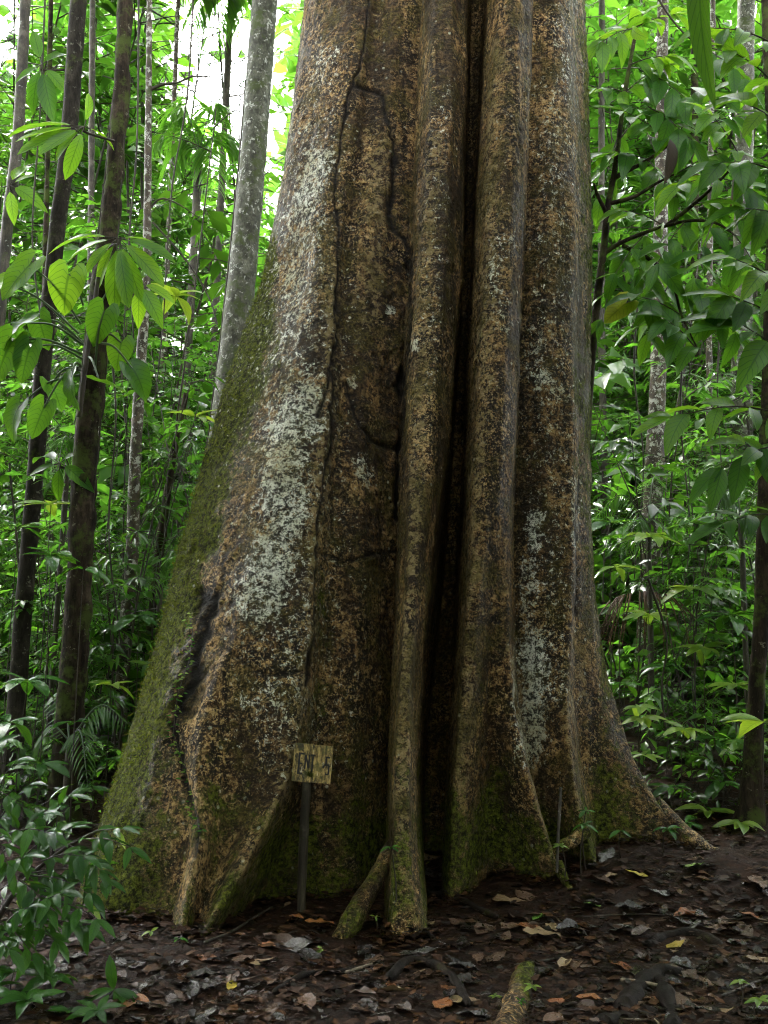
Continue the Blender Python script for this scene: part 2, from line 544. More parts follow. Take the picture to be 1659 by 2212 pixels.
def build_giant():
    zs = np.concatenate([np.arange(-0.45, 8.2, 0.0155), np.arange(8.2, 15.0, 0.25)])
    lines, sm = [], []
    for pts, s in FEATURES:
        w = np.array([unp(u, v, Y) for v, u, Y in pts])
        w = w[np.argsort(w[:, 2])]
        if w[0, 2] > -0.5:                                    # carry the flare on below the ground
            d = (w[1] - w[0]) / (w[1, 2] - w[0, 2])
            w = np.vstack([w[0] + d * (-0.5 - w[0, 2]), w])
        x = np.interp(zs, w[:, 2], w[:, 0])
        y = np.interp(zs, w[:, 2], w[:, 1])
        k = np.exp(-0.5 * (np.arange(-24, 25) / 9.0) ** 2)
        k /= k.sum()
        x = np.convolve(np.pad(x, 24, 'edge'), k, 'valid')
        y = np.convolve(np.pad(y, 24, 'edge'), k, 'valid')
        lines.append(np.stack([x, y], -1))
        sm.append(s)
    L0, L5 = lines[0], lines[-1]
    flare = np.clip(1 - zs / 5.0, 0, 1)[:, None] ** 1.5
    back = [L5 + [[-0.12, 0.42]], L5 * [[0.75, 1]] + [[0.15, 0.95]] + flare * [[0.3, 0.6]],
            (L0 + L5) / 2 + [[0.1, 1.15]] + flare * [[0.0, 0.9]], L0 * [[0.7, 1]] + [[0.15, 0.85]] + flare * [[-0.2, 0.5]], L0 + [[0.16, 0.36]]]
    lines += back
    sm += [1, .6, 1, .6, .8]
    n = len(lines)
    rows, sharp = [], []
    for j in range(n):
        a, b = lines[j], lines[(j + 1) % n]
        m = SEGS[j]
        t = np.linspace(0, 1, m, endpoint=False)
        rows.append(a[:, None, :] * (1 - t)[None, :, None] + b[:, None, :] * t[None, :, None])
        s0, s1 = sm[j], sm[(j + 1) % n]
        near0, near1 = np.exp(-(t * m / 3.0) ** 2), np.exp(-((1 - t) * m / 3.0) ** 2)
        sharp.append(1 - near0 * (1 - s0) - near1 * (1 - s1))
    C = np.concatenate(rows, 1)                                # rows x around x 2
    wgt = np.clip(np.concatenate(sharp), 0, 1)[None, :, None]
    for it in range(16):
        avg = (np.roll(C, 1, 1) + np.roll(C, -1, 1)) / 2
        C = C + 0.6 * wgt * (avg - C)
    top = zs > 7.8                                             # slow taper above the view
    ax = np.array([0.5, 8.5])
    tp = np.where(top, 1 - 0.03 * (zs - 7.8), 1.0)[:, None, None]
    C = ax + (C - ax) * tp
    nr, nc = len(zs), C.shape[1]
    P = np.concatenate([C, np.broadcast_to(zs[:, None, None], (nr, nc, 1))], -1)
    # outward normals in plan
    T = np.roll(C, -1, 1) - np.roll(C, 1, 1)
    N = np.stack([T[..., 1], -T[..., 0]], -1)
    N /= np.linalg.norm(N, axis=-1, keepdims=True) + 1e-9
    cen = C.mean(1, keepdims=True)
    if ((C - cen) * N).sum(-1).mean() < 0:
        N = -N
    Q = P.reshape(-1, 3)
    lump = 0.016 * fbm(Q * [2.2, 2.2, 0.9], 3, 1) + 0.009 * fbm(Q * [5.5, 5.5, 2.2], 2, 61)
    flut = 0.012 * fbm(Q * [9, 9, 0.8], 2, 5)
    zone = ss(-.1, .35, vnoise(Q * [1.6, 1.6, .9], 19))
    wrk = (0.003 + 0.006 * zone) * fbm(Q * [16, 16, 22], 3, 8)
    knot = 0.018 * np.clip(vnoise(Q * [3.5, 3.5, 2.8], 72) - .62, 0, 1) * 2.6 - 0.016 * np.clip(vnoise(Q * [4, 4, 2.2], 73) - .6, 0, 1) * 2.5
    pit = vnoise(Q * [30, 30, 45], 14)
    flake = 0.009 * np.clip(fbm(Q * [13, 13, 10], 2, 40) * 3.5 - .2, 0, 1) * (.3 + .7 * zone)
    disp = (lump + flut + wrk + knot + 0.004 * pit + flake).reshape(nr, nc)
    U, V = proj(Q)
    nj = np.cumsum([0] + SEGS)
    col_idx = np.tile(np.arange(nc), nr)
    front = col_idx < nj[27]
    # ---- dark tracks: crevices dug in, their dirt and shade also painted dark
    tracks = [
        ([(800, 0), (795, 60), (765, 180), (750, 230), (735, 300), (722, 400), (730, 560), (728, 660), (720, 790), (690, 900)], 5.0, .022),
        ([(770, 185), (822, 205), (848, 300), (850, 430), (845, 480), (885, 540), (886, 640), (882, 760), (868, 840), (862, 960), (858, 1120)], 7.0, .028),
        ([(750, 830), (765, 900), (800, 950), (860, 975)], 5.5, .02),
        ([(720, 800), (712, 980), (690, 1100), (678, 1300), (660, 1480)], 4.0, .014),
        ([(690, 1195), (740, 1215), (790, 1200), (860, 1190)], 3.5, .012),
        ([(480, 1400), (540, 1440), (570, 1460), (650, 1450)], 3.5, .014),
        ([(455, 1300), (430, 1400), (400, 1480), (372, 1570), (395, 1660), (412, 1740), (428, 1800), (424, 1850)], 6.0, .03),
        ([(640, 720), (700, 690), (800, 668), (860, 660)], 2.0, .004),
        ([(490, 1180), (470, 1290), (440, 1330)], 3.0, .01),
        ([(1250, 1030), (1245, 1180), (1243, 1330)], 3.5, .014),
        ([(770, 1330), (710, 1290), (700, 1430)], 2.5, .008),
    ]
    recess_dark = np.zeros(len(Q))
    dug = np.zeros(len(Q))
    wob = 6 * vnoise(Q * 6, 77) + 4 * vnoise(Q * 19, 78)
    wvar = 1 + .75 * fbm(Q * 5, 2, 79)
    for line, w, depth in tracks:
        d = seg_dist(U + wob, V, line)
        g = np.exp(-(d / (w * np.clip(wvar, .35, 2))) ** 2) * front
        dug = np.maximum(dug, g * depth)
        recess_dark = np.maximum(recess_dark, g * (1 if w > 3 else .8))
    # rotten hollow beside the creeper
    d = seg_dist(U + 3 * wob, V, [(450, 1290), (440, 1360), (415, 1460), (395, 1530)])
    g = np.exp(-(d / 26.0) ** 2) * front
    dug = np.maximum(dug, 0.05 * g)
    recess_dark = np.maximum(recess_dark, np.clip(g * 1.5 - .3, 0, 1))
    disp = disp - dug.reshape(nr, nc)
    P[..., :2] += N * disp[..., None]
    P[..., 2] += (0.006 * fbm(Q * 18, 2, 51)).reshape(nr, nc)
    # ---- lichen and moss densities
    lich = np.full(len(Q), -0.25)
    for line, w, s in [
        ([(705, 120), (690, 170)], 30, .7), ([(690, 340), (668, 400), (655, 450)], 34, 1.0), ([(650, 480), (640, 620), (625, 720)], 62, .75),
        ([(620, 740), (660, 830)], 50, .7), ([(650, 880), (610, 960), (620, 1060), (600, 1200), (560, 1300)], 62, 1.05),
        ([(660, 940), (690, 850)], 26, .8), ([(560, 1280), (600, 1420), (560, 1520), (610, 1620)], 60, .62), ([(500, 1340), (540, 1350)], 30, .5),
        ([(1195, 350), (1170, 500), (1190, 620)], 22, .6), ([(1165, 720), (1170, 800), (1200, 850)], 32, .8), ([(1160, 1120), (1160, 1180)], 20, 1.0),
        ([(1150, 1220), (1140, 1400)], 24, .8), ([(1145, 1400), (1150, 1500), (1150, 1620)], 34, 1.15), ([(1245, 1040), (1240, 1180)], 12, .9),
        ([(1215, 20), (1225, 160)], 26, .6), ([(1085, 520), (1070, 600), (1090, 700)], 26, .7), ([(900, 740), (902, 750)], 12, 1.1),
        ([(775, 1000), (790, 1040)], 22, .9), ([(762, 820), (765, 830)], 10, 1.1), ([(840, 668), (842, 672)], 9, 1.3), ([(960, 200), (930, 820)], 28, .45),
        ([(1180, 560), (1200, 900), (1190, 1100)], 60, .35), ([(640, 300), (620, 1550)], 120, .58), ([(1200, 200), (1190, 1500)], 60, .55), ([(940, 100), (900, 1000)], 40, .22), ([(1080, 200), (1060, 1000)], 40, .25),
    ]:
        d = seg_dist(U + 2 * wob, V, line)
        lich = np.maximum(lich, s * np.exp(-(d / (w * 1.35)) ** 2) * np.where(front, 1, 0) - .15)
    lich = np.where(front, lich, .1)
    e0 = np.concatenate([np.interp(V[front.nonzero()[0]], [0, 600, 850, 1170, 1570, 1850, 2030], [655, 565, 475, 385, 280, 190, 130])])
    dl = np.full(len(Q), 400.0)
    dl[front] = U[front] - e0
    bandw = np.interp(V, [0, 500, 620, 760, 1000, 1250, 1450, 1700, 2000], [12, 25, 60, 110, 120, 90, 80, 110, 230])
    moss = 1.15 * np.clip(1.3 - dl / bandw, 0, 1) * ss(330, 650, V)
    e5 = np.interp(V, [0, 600, 1000, 1300, 1580, 1770, 1870], [1265, 1282, 1278, 1290, 1350, 1450, 1580])
    moss = np.maximum(moss, .8 * np.exp(-np.clip(e5 - U, 0, 999) / 40.0) * (U > 1100))
    moss = np.maximum(moss, (.28 + .38 * ss(1600, 1850, V)) * ss(1250, 1600, V))  # real base moss, strengthened to paint in the shade low on the trunk
    moss = np.maximum(moss, .65 * np.exp(-((U - 1255) / 45.0) ** 2 - ((V - 850) / 120.0) ** 2))
    moss = np.maximum(moss, .5 * np.exp(-((U - 690) / 30.0) ** 2) * ss(1150, 1300, V))
    moss = np.maximum(moss, .58 * ss(1240, 1330, U) * ss(1300, 1500, V))
    moss = moss * (0.90 + 0.5 * fbm(Q * 2.5, 2, 88))
    moss = np.where(front, moss, .5)
    me = mesh('trunk', P.reshape(-1, 3), grid_faces(nr, nc))
    attr(me, 'lichen', lich)
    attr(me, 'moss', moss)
    attr(me, 'recess_dark', recess_dark)
    gold = np.zeros(len(Q))
    for line, w in [([(722, 600), (708, 900), (680, 1170), (652, 1500), (635, 1650), (598, 1750), (538, 1850), (487, 1950)], 26), ([(940, 300), (905, 960), (870, 1500), (868, 1800), (880, 1960)], 24), ([(1070, 100), (1035, 960), (1005, 1500), (985, 1850)], 30),
                    ([(1225, 1500), (1243, 1700), (1265, 1800)], 14), ([(1100, 1400), (1165, 1750), (1210, 1900)], 12), ([(430, 1800), (410, 1920)], 14), ([(1255, 1400), (1260, 1500)], 14), ([(820, 300), (800, 700)], 40)]:
        gold = np.maximum(gold, np.exp(-(seg_dist(U + wob, V, line) / w) ** 2) * front)
    attr(me, 'gold', gold)
    root = thing('buttress_tree', (0, 0, 0), 'giant rainforest tree with fluted buttress trunk, lichen patches and mossy edges', 'tree')
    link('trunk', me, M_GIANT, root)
    return root, P.reshape(-1, 3), moss, dl, front, U, V


GIANT, GP, GMOSS, GDL, GFRONT, GU, GV = build_giant()
# ------------------------------------------------------------------ leaves
def leaf_template(shape='lance', n=6, width=0.32, fold=0.25, droop=0.25, wave=0.0, cols=3):
    t = np.linspace(0, 1, n + 1)
    if shape == 'lance':
        w = np.sin(np.pi * t ** 0.85) ** 0.9
    elif shape == 'oblong':
        w = np.sin(np.pi * np.clip(t * 1.02, 0, 1) ** 1.25) ** 0.6
    elif shape == 'ovate':
        w = np.sin(np.pi * t ** 0.62) ** 0.85
    elif shape == 'strap':
        w = np.minimum(1, t * 6) * (1 - t ** 4)
    else:
        t = t ** 1.3
        w = (1 - t) ** 0.8 * (1 + 1.1 * t) * 0.92
    w = w * width / 2 + 0.004
    ac = np.linspace(-1, 1, cols)
    X = w[:, None] * ac[None, :]
    Y = np.broadcast_to(t[:, None], X.shape).copy()
    if shape == 'heart':                                       # lobes reach back behind the stalk
        Y = Y - 0.34 * np.sin(np.pi * np.abs(ac) ** 0.9)[None, :] * (1 - t[:, None]) ** 2.5 - 0.10 * np.abs(ac)[None, :] * (1 - t[:, None]) ** 2
    Z = fold * np.abs(X) - droop * t[:, None] ** 2 + wave * np.sin(t[:, None] * 14 + ac[None, :] * 1.5) * np.abs(ac)[None, :] * width
    V = np.stack([X, Y, Z], -1).reshape(-1, 3)
    uv = np.stack([np.broadcast_to(ac[None, :], X.shape), np.broadcast_to(t[:, None], X.shape), X * 0], -1).reshape(-1, 3)
    return V, grid_faces(n + 1, cols, False), uv


T_FAR = leaf_template('lance', 2, 0.40, 0.35, 0.22)
T_FAR2 = leaf_template('ovate', 2, 0.55, 0.3, 0.25)
T_FAR3 = leaf_template('oblong', 2, 0.22, 0.3, 0.35)
T_SEG = leaf_template('strap', 3, 0.09, 0.5, 0.35)


def leaves_mesh(name, tmpl, pos, dirs, ups, lens, tint):
    pos, dirs, ups, lens = (np.asarray(a, float) for a in (pos, dirs, ups, lens))
    y = dirs / (np.linalg.norm(dirs, axis=1, keepdims=True) + 1e-9)
    x = np.cross(y, ups)
    x /= np.linalg.norm(x, axis=1, keepdims=True) + 1e-9
    z = np.cross(x, y)
    V, F, uv = tmpl
    n, m = len(pos), len(V)
    W = pos[:, None, :] + lens[:, None, None] * (V[None, :, 0, None] * x[:, None, :] + V[None, :, 1, None] * y[:, None, :] + V[None, :, 2, None] * z[:, None, :])
    faces = (F[None] + (np.arange(n) * m)[:, None, None]).reshape(-1, 4)
    me = mesh(name, W.reshape(-1, 3), faces)
    attr(me, 'tint', np.repeat(tint, m))
    attr(me, 'luv', np.tile(uv, (n, 1)), 'FLOAT_VECTOR')
    return me


def leaf_datum(name, tmpl, mat):
    """One leaf mesh for separate leaf objects to share."""
    me = mesh(name, tmpl[0], tmpl[1])
    attr(me, 'luv', tmpl[2], 'FLOAT_VECTOR')
    me.materials.append(mat)
    return me


def frame(d, up):
    y = Vector(d).normalized()
    x = y.cross(Vector(up))
    if x.length < 1e-4:
        x = y.cross(Vector((0.3, 0.9, 0.1)))
    x.normalize()
    z = x.cross(y)
    return Matrix((x, y, z)).transposed()


def put_leaf(me, parent, pos, d, up, length, name='leaf'):
    o = bpy.data.objects.new(name, me)
    COL.objects.link(o)
    o.parent = parent
    rel = Vector([float(a) for a in pos]) - parent.location
    o.matrix_local = Matrix.Translation(rel) @ frame(d, up).to_4x4() @ Matrix.Scale(float(length), 4)
    return o


def add_part(name, parent, parts, mat, kind=None):
    v, f = merge(parts)
    v = v - np.array(parent.location)
    o = link(name, mesh(name, v, f), mat, parent)
    if kind:
        o['kind'] = kind
    return o


def shrub_shape(base, height, nstem, spread, leaf_len, twigs=9, per_twig=7, lean=(0, 0), rng=RNG, low=0.2, droop=0.5):
    """Stems, twigs and leaf poses of a leafy sapling or bush."""
    stems, P, D, U, L = [], [], [], [], []
    base = np.asarray(base, float)
    for s in range(nstem):
        a = rng.uniform(0, 2 * np.pi)
        h = height * rng.uniform(0.75, 1.05)
        tip = base + [spread * 0.5 * np.cos(a) + lean[0] * h, spread * 0.5 * np.sin(a) + lean[1] * h, h]
        midp = (base + tip) / 2 + rng.normal(0, 0.06 * h, 3) * [1, 1, 0.2]
        path = smooth_path([base - [0, 0, 0.15], base + [0, 0, 0.02], midp, tip], 9)
        r0 = 0.006 + 0.0032 * h
        stems.append(tube(path, np.linspace(r0, r0 * 0.25, 9), 5))
        for k in range(twigs):
            t = low + (1 - low) * (k + rng.uniform(0.2, 0.8)) / twigs
            i = min(int(t * 8), 7)
            o = path[i] + (path[i + 1] - path[i]) * (t * 8 - i)
            b = rng.uniform(0, 2 * np.pi)
            ln = spread * rng.uniform(0.45, 0.9) * (1.1 - 0.5 * t)
            d = np.array([np.cos(b), np.sin(b), rng.uniform(-0.1, 0.7)])
            d /= np.linalg.norm(d)
            m = 5
            q = np.linspace(0, 1, m)[:, None]
            tw = o + d * ln * q + np.array([0, 0, -droop * ln * 0.5]) * q ** 2
            stems.append(tube(tw, np.linspace(r0 * 0.35, r0 * 0.12, m), 3))
            n = max(2, int(per_twig * rng.uniform(0.7, 1.3)))
            qq = np.linspace(0.25, 1, n)
            pos = o + d * ln * qq[:, None] + np.array([0, 0, -droop * ln * 0.5]) * qq[:, None] ** 2
            side = np.cross(d, [0, 0, 1])
            side /= np.linalg.norm(side) + 1e-9
            sg = np.where(np.arange(n) % 2, 1.0, -1.0)[:, None]
            ld = d * 0.7 + side * sg * rng.uniform(0.5, 1.0, (n, 1)) + np.array([0, 0, -0.25 - 0.3 * droop]) + rng.normal(0, 0.22, (n, 3))
            ld[-1] = d + [0, 0, -0.4]
            up = np.array([0, 0, 1.0]) + rng.normal(0, 0.35, (n, 3))
            P.append(pos)
            D.append(ld)
            U.append(up)
            L.append(leaf_len * rng.uniform(0.6, 1.2, n))
    return stems, np.vstack(P), np.vstack(D), np.vstack(U), np.concatenate(L)


# (lo, hi, back)
M_LEAF_A = leaf_mat('leaf_mid_green', (0.008, 0.030, 0.005), (0.070, 0.175, 0.022), (0.10, 0.30, 0.025), 0.42, 0.28, spec=.35)
M_LEAF_B = leaf_mat('leaf_yellow_green', (0.014, 0.050, 0.008), (0.100, 0.230, 0.025), (0.14, 0.40, 0.03), 0.46, 0.30, spec=.35)
M_LEAF_C = leaf_mat('leaf_dark_green', (0.005, 0.018, 0.005), (0.035, 0.100, 0.016), (0.08, 0.23, 0.015), 0.34, 0.24)
M_NEAR = leaf_mat('leaf_glossy_shrub', (0.010, 0.048, 0.008), (0.040, 0.125, 0.016), (0.09, 0.26, 0.015), 0.26, 0.26, True, 0.20, 0.15, 0.25)
M_NEAR_Y = leaf_mat('leaf_bright_seedling', (0.060, 0.150, 0.015), (0.170, 0.270, 0.030), (0.25, 0.42, 0.03), 0.42, 0.30, True, 0.25)
M_BIG = leaf_mat('leaf_big_veined', (0.020, 0.075, 0.010), (0.070, 0.170, 0.020), (0.22, 0.48, 0.02), 0.45, 0.32, True, 0.35, 0.1, 0.2)
M_BIG_D = leaf_mat('leaf_big_dark', (0.010, 0.045, 0.008), (0.040, 0.120, 0.016), (0.12, 0.32, 0.015), 0.38, 0.30, True, 0.25, 0.1, 0.16)
M_STEM = trunk_bark('twig_bark', (0.018, 0.014, 0.010), (0.050, 0.038, 0.024), (0.07, 0.06, 0.04), None, 0.5, 0.3)
M_GREY = trunk_bark('bark_smooth_grey', (0.010, 0.008, 0.006), (0.032, 0.027, 0.020), (0.060, 0.052, 0.038), (0.13, 0.13, 0.10), 0.60, 0.30, 0.3, 0.75, 0.1)
M_BROWN = trunk_bark('bark_brown_fissured', (0.008, 0.006, 0.004), (0.038, 0.027, 0.017), (0.070, 0.052, 0.034), (0.15, 0.14, 0.10), 0.62, 0.60, 0.2, 0.8, 0.1)
M_SPOT = trunk_bark('bark_spotted', (0.025, 0.019, 0.013), (0.085, 0.062, 0.040), (0.13, 0.10, 0.06), (0.42, 0.42, 0.36), 0.53, 0.25, 0.5)
M_PALE = trunk_bark('bark_pale_lichen', (0.030, 0.030, 0.020), (0.110, 0.112, 0.080), (0.19, 0.19, 0.145), (0.42, 0.43, 0.37), 0.56, 0.55, 0.6, 0.6, 0.2)
M_FARB = trunk_bark('bark_far_trunk', (0.025, 0.021, 0.016), (0.080, 0.066, 0.048), (0.13, 0.115, 0.09), (0.26, 0.27, 0.24), 0.62, 0.25, 0.4)

# ------------------------------------------------------------------ trunks of the trees around the giant
def line_trunk(knots, Y, seg=18, bump=0.012, freq=7, seed=0, top=14.0, dy_top=0.0, grow=1.0):
    """knots: (v, u, width) down the stem. Carried on below the ground and up out of sight."""
    pts = np.array([np.append(unp(u, v, Y), w * 0.5 * np.hypot(Y, 1) / F_PX) for v, u, w in knots])
    pts = pts[np.argsort(pts[:, 2])]
    lo = pts[0] + (pts[0] - pts[1]) / (pts[0, 2] - pts[1, 2] + 1e-9) * (-(pts[0, 2] - (float(zg(pts[0, 0], Y)) - 0.25)))
    d = (pts[-1] - pts[-2]) / (pts[-1, 2] - pts[-2, 2])
    if pts[0, 2] > float(zg(pts[0, 0], Y)) - 0.2:
        lo[3] = pts[0, 3] * 1.08
        pts = np.vstack([lo, pts])
    if pts[-1, 2] < top:
        hi = pts[-1] + d * (top - pts[-1, 2])
        hi[3] = pts[-1, 3] * 0.85
        pts = np.vstack([pts, hi])
    n = int(np.clip((pts[-1, 2] - pts[0, 2]) / 0.07, 30, 220))
    q = smooth_path(pts, n)
    g = np.array([float(zg(pts[0, 0], Y))])
    r = np.maximum(q[:, 3], 0.01) * (1 + 0.5 * np.exp(-np.clip(q[:, 2] - g, 0, 9) / 0.18))
    v, f = tube(q[:, :3], r, seg, bump, freq, seed)
    return v, f, q


def trunk_tree(name, knots, Y, mat, label, group=None, seg=18, bump=0.012, freq=7, seed=0, top=14.0):
    v, f, q = line_trunk(knots, Y, seg, bump, freq, seed, top)
    b = np.array([q[0, 0], Y, float(zg(q[0, 0], Y))])
    t = thing(name, b, label, 'tree', group)
    link('trunk', mesh('trunk', v - b, f), mat, t)
    return t, q


def vine_on(t, q, side, mat, r=0.008, z0=0.3, z1=9.0, twist=0.6, name='liana', depth=0.4):
    sel = q[(q[:, 2] > z0) & (q[:, 2] < z1)][::6]
    ph = side + twist * np.sin(sel[:, 2] * 0.9 + side)
    pts = sel[:, :3] + np.stack([np.cos(ph) * sel[:, 3], -np.abs(np.sin(ph)) * sel[:, 3] * depth - 0.005, 0 * ph], -1) * 1.05
    return add_part(name, t, [tube(smooth_path(pts, len(pts) * 4), r, 6, r * 0.4, 12)], mat)


def crown_bits(t, q, n_limb=4, z=9.5, mat=M_LEAF_A, rng=RNG, spread=2.2, leaf=0.30, count=26):
    """Limbs and a leafy crown above the picture's upper edge."""
    limbs, P, D, U, L = [], [], [], [], []
    top = q[-1, :3]
    for k in range(n_limb):
        a = rng.uniform(0, 6.28)
        s = q[min(len(q) - 1, int(len(q) * rng.uniform(0.86, 1.0)))][:3]
        e = s + np.array([np.cos(a) * spread, np.sin(a) * spread, rng.uniform(0.4, 1.6)])
        limbs.append(tube(smooth_path([s, (s + e) / 2 + [0, 0, 0.3], e], 8), np.linspace(0.05, 0.015, 8), 5))
        pp = s + (e - s) * rng.uniform(0.2, 1.15, (count, 1)) + rng.normal(0, 0.45, (count, 3))
        P.append(pp)
        D.append(rng.normal(0, 1, (count, 3)) + [0, 0, -0.4])
        U.append(rng.normal(0, 0.4, (count, 3)) + [0, 0, 1])
        L.append(leaf * rng.uniform(0.6, 1.2, count))
    P, L = np.vstack(P), np.concatenate(L)
    me = leaves_mesh('crown', T_FAR2, P - np.array(t.location), np.vstack(D), np.vstack(U), L, rng.uniform(0, 1, len(P)))
    o = link('crown', me, mat, t)
    o['kind'] = 'stuff'
    add_part('limbs', t, limbs, M_STEM)


TREES = []
t, q = trunk_tree('forest_tree', [(0, 170, 38), (300, 148, 37), (500, 123, 36), (800, 92, 36), (1000, 78, 36), (1300, 52, 37), (1600, 30, 40)], 9.2, M_GREY, 'slender smooth dark grey trunk behind the climbing big-leaved plant', seed=3, bump=0.007)
TREES.append((t, q))
rings = [tube(np.array([[p[0], p[1], p[2] - 0.006], [p[0], p[1], p[2] + 0.006]]) - np.array([0, 0, 0]), [p[3] * 1.035, p[3] * 1.035], 18) for p in q[8::7]]
for k, rg in enumerate(rings[::2]):
    add_part('growth_ring', t, [rg], M_GREY)
t, q = trunk_tree('forest_tree', [(0, 272, 36), (200, 262, 38), (400, 245, 40), (700, 213, 52), (1000, 184, 55), (1200, 175, 54), (1400, 162, 58), (1700, 138, 60)], 8.7, M_BROWN, 'brown fissured trunk strung with thin lianas, carrying the big-leaved climber', seed=5, bump=0.026, freq=7)
TREES.append((t, q))
PHILO_HOST = q
vine_on(t, q, 0.6, M_STEM, 0.006, 1.2, 9, 0.5)
vine_on(t, q, 1.4, M_SPOT, 0.004, 2.0, 9, 0.9)
vine_on(t, q, 2.6, M_STEM, 0.010, 0.4, 7, 0.2)
t, q = trunk_tree('forest_tree', [(0, 323, 13), (300, 320, 16), (600, 316, 20), (800, 303, 24), (1000, 292, 26), (1200, 285, 28), (1400, 268, 28), (1600, 258, 28)], 10.2, M_SPOT, 'thin trunk spotted with white lichen between the brown trunk and the giant', seed=6, bump=0.008)
TREES.append((t, q))
br = [unp(u, v, 10.2) for u, v in [(322, 195), (350, 183), (385, 178), (415, 165), (440, 166), (465, 158)]]
add_part('branch', t, [tube(smooth_path(br, 14), np.linspace(0.022, 0.006, 14), 6, 0.004, 20)], M_STEM)
br = [unp(u, v, 10.2) for u, v in [(320, 455), (345, 430), (380, 438), (430, 470)]]
add_part('branch', t, [tube(smooth_path(br, 12), np.linspace(0.016, 0.005, 12), 6, 0.004, 20)], M_STEM)
t, q = trunk_tree('forest_tree', [(0, 572, 60), (300, 550, 60), (500, 532, 62), (700, 512, 64), (900, 490, 68), (1200, 460, 74)], 11.0, M_PALE, 'pale lichen-covered trunk standing close behind the giant on its mossy side', seed=8, bump=0.012)
TREES.append((t, q))
vine_on(t, q, 3.2, M_STEM, 0.010, 3.0, 9, 0.05, depth=0.2)
t, q = trunk_tree('forest_tree', [(0, 55, 24), (300, 38, 26), (500, 14, 26), (800, -10, 28)], 10.5, M_FARB, 'thin mottled trunk slanting out past the upper corner, left of the grey one', seed=9)
TREES.append((t, q))
t, q = trunk_tree('forest_tree', [(850, 402, 12), (1000, 372, 15), (1150, 350, 20), (1300, 332, 20), (1400, 325, 22), (1560, 318, 22)], 10.8, M_BROWN, 'dark crooked sapling stem leaning towards the giant tree, mossy', seed=10, top=3.4)
TREES.append((t, q))
t, q = trunk_tree('forest_tree', [(100, 1660, 26), (400, 1672, 28), (1050, 1652, 30), (1300, 1646, 32), (1500, 1634, 34), (1700, 1624, 42), (1880, 1612, 50)], 8.2, M_BROWN, 'dark mossy trunk at the right-hand edge above the leaf litter', seed=11, bump=0.012)
TREES.append((t, q))
t, q = trunk_tree('forest_tree', [(0, 1612, 40), (400, 1606, 42), (650, 1604, 44), (1060, 1600, 52)], 15.5, M_PALE, 'pale grey trunk showing between large leaves, right of the giant', seed=12)
TREES.append((t, q))
t, q = trunk_tree('forest_tree', [(0, 1432, 26), (400, 1428, 30), (650, 1425, 36), (850, 1420, 36), (1040, 1412, 42)], 12.5, M_SPOT, 'brown trunk flecked with lichen in the undergrowth right of the giant', seed=13)
TREES.append((t, q))
far = [(200, 190, 15, 14, 'grey'), (110, 75, 12, 13, 'mossy'), (385, 330, 12, 17, 'leaning'),
       (1300, 1310, 16, 18, 'grey'), (1500, 1510, 18, 19, 'pale'), (1540, 1536, 14, 14, 'dark'), (-90, -120, 40, 12, 'stout'), (1760, 1770, 44, 13, 'stout'), (-220, -260, 30, 10, 'slender'), (1880, 1900, 36, 10.5, 'slender')]
for i, (ut, ub, w, Y, ad) in enumerate(far):
    side = 'left' if ut < 800 else 'right'
    off = ut < 0 or ut > 1700
    t, q = trunk_tree('forest_tree', [(0, ut, w * .9), (700, (ut + ub) / 2 + RNG.normal(0, 6), w), (1300, ub, w * 1.1)], Y, [M_FARB, M_BROWN, M_SPOT][i % 3],
                      f'{ad} background trunk among the foliage {side} of the giant tree' + (', beyond the edge' if off else ''), 'background trunks', 12, 0.01, 6, 20 + i)
    TREES.append((t, q))

# ------------------------------------------------------------------ undergrowth and background foliage
def in_gap(P):
    """The opening in the canopy towards the bright sky."""
    u, v = proj(P)
    u = u + 40 * vnoise(np.asarray(P) * 1.3, 91) + 60 * vnoise(np.asarray(P) * 23, 93)
    v = v + 40 * vnoise(np.asarray(P) * 1.3, 92) + 60 * vnoise(np.asarray(P) * 23, 94)
    g = (v > -200) & (u > 330) & (u < 620) & (v < np.interp(u, [330, 390, 470, 620], [190, 290, 390, 360]))
    g |= (v > -200) & (u > -60) & (u < 60) & (v < 130)
    g |= vnoise(np.asarray(P) * .8 + 40, 95) > np.interp(v, [-300, 150, 500], [.5, .62, .95])
    return g


def where(u):
    names = ['beyond the left edge', 'about the grey trunk', 'behind the brown trunk', 'behind the spotted trunk', 'between the spotted and the pale trunk', 'behind the pale trunk', 'behind the giant tree itself',
             'close beside the giant on the right', 'about the flecked right trunk', 'in the middle of the right thicket', 'about the pale right trunk', 'beyond the right edge']
    return names[int(np.searchsorted([0, 120, 230, 330, 470, 580, 1270, 1380, 1460, 1570, 1659], u))]


def bush(name, base, height, nstem, spread, leaf_len, twigs, per_twig, mat, tmpl, label, group, cat='shrub', low=0.15, droop=0.5):
    st, P, D, U, L = shrub_shape(base, height, nstem, spread, leaf_len, twigs, per_twig, low=low, droop=droop)
    keep = ~in_gap(P)
    P, D, U, L = P[keep], D[keep], U[keep], L[keep]
    if len(P) == 0:
        return
    t = thing(name, base, label, cat, group)
    b = np.array(t.location)
    tint = np.clip(RNG.uniform(0, 1, len(P)) ** 1.9 * 0.85 + RNG.uniform(0, 0.2), 0, 1)
    o = link('foliage', leaves_mesh('foliage', tmpl, P - b, D, U, L, tint), mat, t)
    o['kind'] = 'stuff'
    add_part('stem', t, st, M_STEM)
    return t


def at_u(u, Y):
    p = unp(u, 1443, Y)
    return np.array([p[0], Y, float(zg(p[0], Y))])


